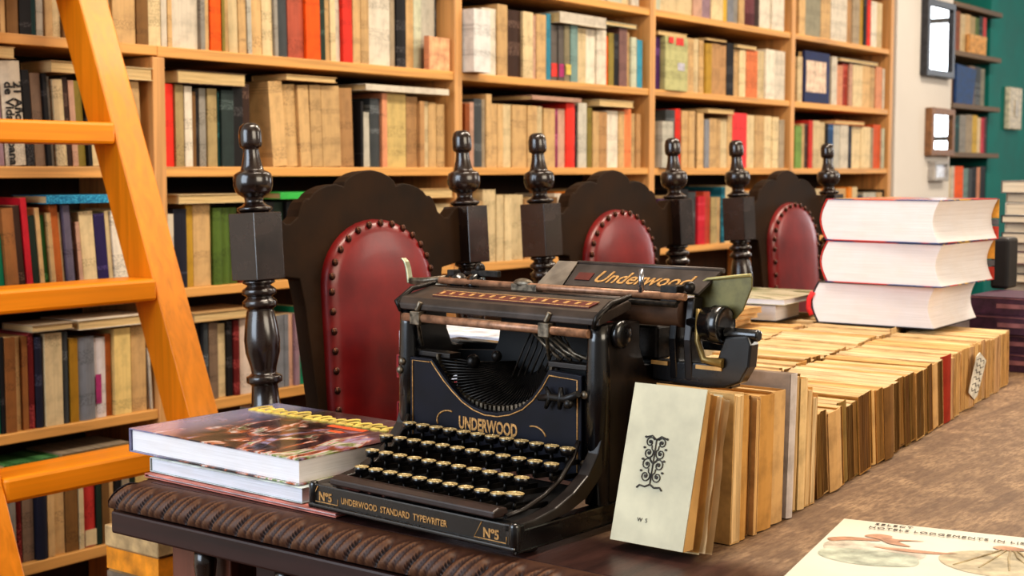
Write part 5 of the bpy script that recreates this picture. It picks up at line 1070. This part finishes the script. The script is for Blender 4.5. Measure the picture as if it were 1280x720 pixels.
text('SELECT', .0092, .0002, 'printed_lettering', M_txt, mg, (.034, -.015, .0056), (0, 0, 0), space=1.3, align='LEFT')
text('HOTELS LODGEMENTS IN LISBON', .0100, .0002, 'printed_lettering', M_txt, mg, (.031, -.0325, .0062), (0, 0, 0), space=1.14, align='LEFT')

# ------------------------------------------------------------------ right end of the room
def mirror(x0, x1, z0, z1, fw, m, label, glass):
    o = empty('mirror' if glass else 'picture', ((x0 + x1) / 2, 2.396, (z0 + z1) / 2)); a, h = (x1 - x0) / 2, (z1 - z0) / 2
    MB().box(-a, -a + fw, -.030, .003, -h, h).box(a - fw, a, -.030, .003, -h, h).box(-a + fw, a - fw, -.030, .003, -h, -h + fw).box(-a + fw, a - fw, -.030, .003, h - fw, h).build('frame', m, o, bevel=.003)
    if glass:
        t = MATS.get('mirror_glass')
        if not t: t = plain('mirror_glass', (225, 228, 232), .04, 1., 0, .01); t.node_tree.nodes['Principled BSDF'].inputs['Roughness'].default_value = .03
        for l_ in list(t.node_tree.links):
            if l_.to_socket.name == 'Roughness': t.node_tree.links.remove(l_)
        t.node_tree.nodes['Principled BSDF'].inputs['Roughness'].default_value = .02
        MB().box(-a + fw, a - fw, -.018, -.012, -h + fw, h - fw).build('glass', t, o)
    else: MB().box(-a + fw, a - fw, -.018, -.012, -h + fw, h - fw).build('print', plain('pale_print', (206, 210, 222), .3), o)
    tag(o, label, 'mirror' if glass else 'picture'); return o
mirror(6.20, 6.545, 1.552, 1.892, .030, plain('dark_frame', (66, 66, 70), .4, .4), 'upper dark framed mirror reflecting a window, on the white wall', True)
mirror(6.275, 6.57, 1.196, 1.412, .030, plain('brown_frame', (140, 98, 62), .5), 'lower brown framed mirror reflecting a window, on the white wall', True)
mirror(6.325, 6.505, 1.082, 1.172, .016, plain('grey_frame', (176, 170, 164), .5), 'tiny pale framed picture below the two mirrors', False)
fb = tag(empty('wall_shelf', (6.95, 2.55, 0)), 'narrow dark shelf unit with colourful books beside the teal wall', 'bookcase')
M_fsh = wood('dark_shelf_wood', (120, 96, 68), 0, .6, .3); fv = Matrix.Translation((-6.95, -2.55, 0))
for z in (.45, .70, .95, 1.206, 1.437, 1.684, 1.91): MB().box(6.625, 7.30, 2.40, 2.66, z - .014, z + .010, 0, fv).build('shelf_board', M_fsh, fb, bevel=.002)
MB().box(6.602, 6.624, 2.42, 2.66, 0, 2.3, 0, fv).build('side_panel', plain('shelf_side', (214, 200, 180), .7), fb)
FR = {1.684: [(.036, 'rust', .20), (.10, 'rust', .19), (.07, 'cream', .18), (.07, 'tan', .185), (.07, 'olivetan', .18), (.05, 'green3', .18), (.06, 'darkgreen', .19), (.05, 'crimson2', .19)],
      1.437: [(.06, 'pink', .16), (.10, 'blue2', .17), (.07, 'tan', .16), (.05, 'darkgreen', .17), (.08, 'greybrown', .19), (.08, 'slate', .19), (.06, 'greyolive', .185)],
      1.206: [(.05, 'cream', .17), (.05, 'tan', .17), (.06, 'darkteal', .175), (.09, 'grey', .18), (.09, 'greytan', .185), (.07, 'yellow', .185), (.05, 'cream', .175), (.05, 'crimson', .175), (.04, 'maroon', .18)],
      .95: [(.06, 'cream', .18), (.05, 'white', .19), (.12, 'orange', .19), (.07, 'tealgrey', .18), (.06, 'slate', .18), (.06, 'black', .185), (.05, 'salmon', .185), (.08, 'black', .19)]}
SHN = {1.684: 'top', 1.437: 'second', 1.206: 'third', .95: 'fourth'}
for z, lst in FR.items():
    x = 6.632
    for i, (t, key, h) in enumerate(lst):
        o = book_mesh(t - .002, h, .15, key, 'paper').build('book', [spine_mat(key), M_pages], None, (x, 2.425, z + .0104)); x += t
        tag(o, f'{PAL[key][1]} book, {ORD[i]} from left on {SHN[z]} shelf beside the teal wall', 'book', 'books on the shelf beside the teal wall')
o = tag(empty('book', (6.80, 2.403, 1.437 + .0104), (R(0), 0, 0)), 'large blue book facing out on the narrow shelf by the teal wall', 'book')
MB().prism([(-.13, 0), (.10, 0), (.14, .17), (-.13, .185)], -.001, .013, 'y').build('cover', plain('blue_cloth', (24, 66, 120), .6), o); MB().box(-.12, .09, .0132, .0195, .003, .165).build('page_block', M_pages, o)
o = tag(empty('box', (6.96, 2.403, 1.684 + .0104)), 'small tan cardboard box before books on the narrow shelf', 'box')
MB().box(-.12, .12, 0, .018, 0, .088).build('body', plain('tan_card', (226, 170, 106), .8), o, bevel=.002); MB().box(-.121, .121, -.0012, .0005, .07, .089).build('lid', plain('tan_card_lid', (234, 182, 120), .8), o)
o = tag(empty('wall_panel', (7.64, 2.458, 1.455)), 'white switch panel on the teal wall at the right edge', 'switch')
MB().box(-.10, .10, -.03, .001, -.11, .11).build('plate', plain('panel_white', (226, 214, 190), .5), o, bevel=.006); MB().box(-.03, .03, -.036, -.0302, -.045, .045).build('rocker', plain('rocker_white', (206, 196, 178), .4), o, bevel=.003)

# ------------------------------------------------------------------ light
w = bpy.data.worlds.new('world'); bpy.context.scene.world = w; w.use_nodes = True
bg = w.node_tree.nodes['Background']; bg.inputs[0].default_value = (1.0, .93, .84, 1); bg.inputs[1].default_value = .34
def area(name, loc, target, sx, sy, power, col):
    l = bpy.data.lights.new(name, 'AREA'); l.shape = 'RECTANGLE'; l.size = sx; l.size_y = sy; l.energy = power; l.color = col
    o = bpy.data.objects.new(name, l); C.objects.link(o); o.location = loc
    o.rotation_euler = (Vector(target) - Vector(loc)).to_track_quat('-Z', 'Y').to_euler(); return o
warm = (1.0, .87, .72)
for i, x in enumerate((1.6, 3.6, 5.6)): area('ceiling_lamp', (x, .75, 3.1), (x, .85, 0), 1.3, .5, 50, warm)
area('window_light', (-1.3, 1.75, 1.8), (1.5, 1.2, .95), 1.7, 1.9, 78, (.74, .86, 1.0))
area('room_light', (1.2, -2.8, 2.3), (2.6, 1.6, 1.0), 2.6, 1.6, 95, (1.0, .88, .70))
area('far_room_light', (6.0, -2.4, 2.4), (6.0, 2.4, 1.3), 2.0, 1.4, 60, (1.0, .92, .8))
area('daylight', (11.6, .28, 1.85), (10.5, .28, 1.75), 1.4, 2.0, 70, (.92, .96, 1.0))
sc = bpy.context.scene
sc.view_settings.view_transform = 'Standard'; sc.view_settings.look = 'Medium High Contrast'; sc.view_settings.exposure = -0.12; sc.view_settings.gamma = 1.0
sc.cycles.use_denoising = True
sc.cycles.max_bounces = 8; sc.cycles.diffuse_bounces = 4; sc.cycles.caustics_reflective = False; sc.cycles.caustics_refractive = False
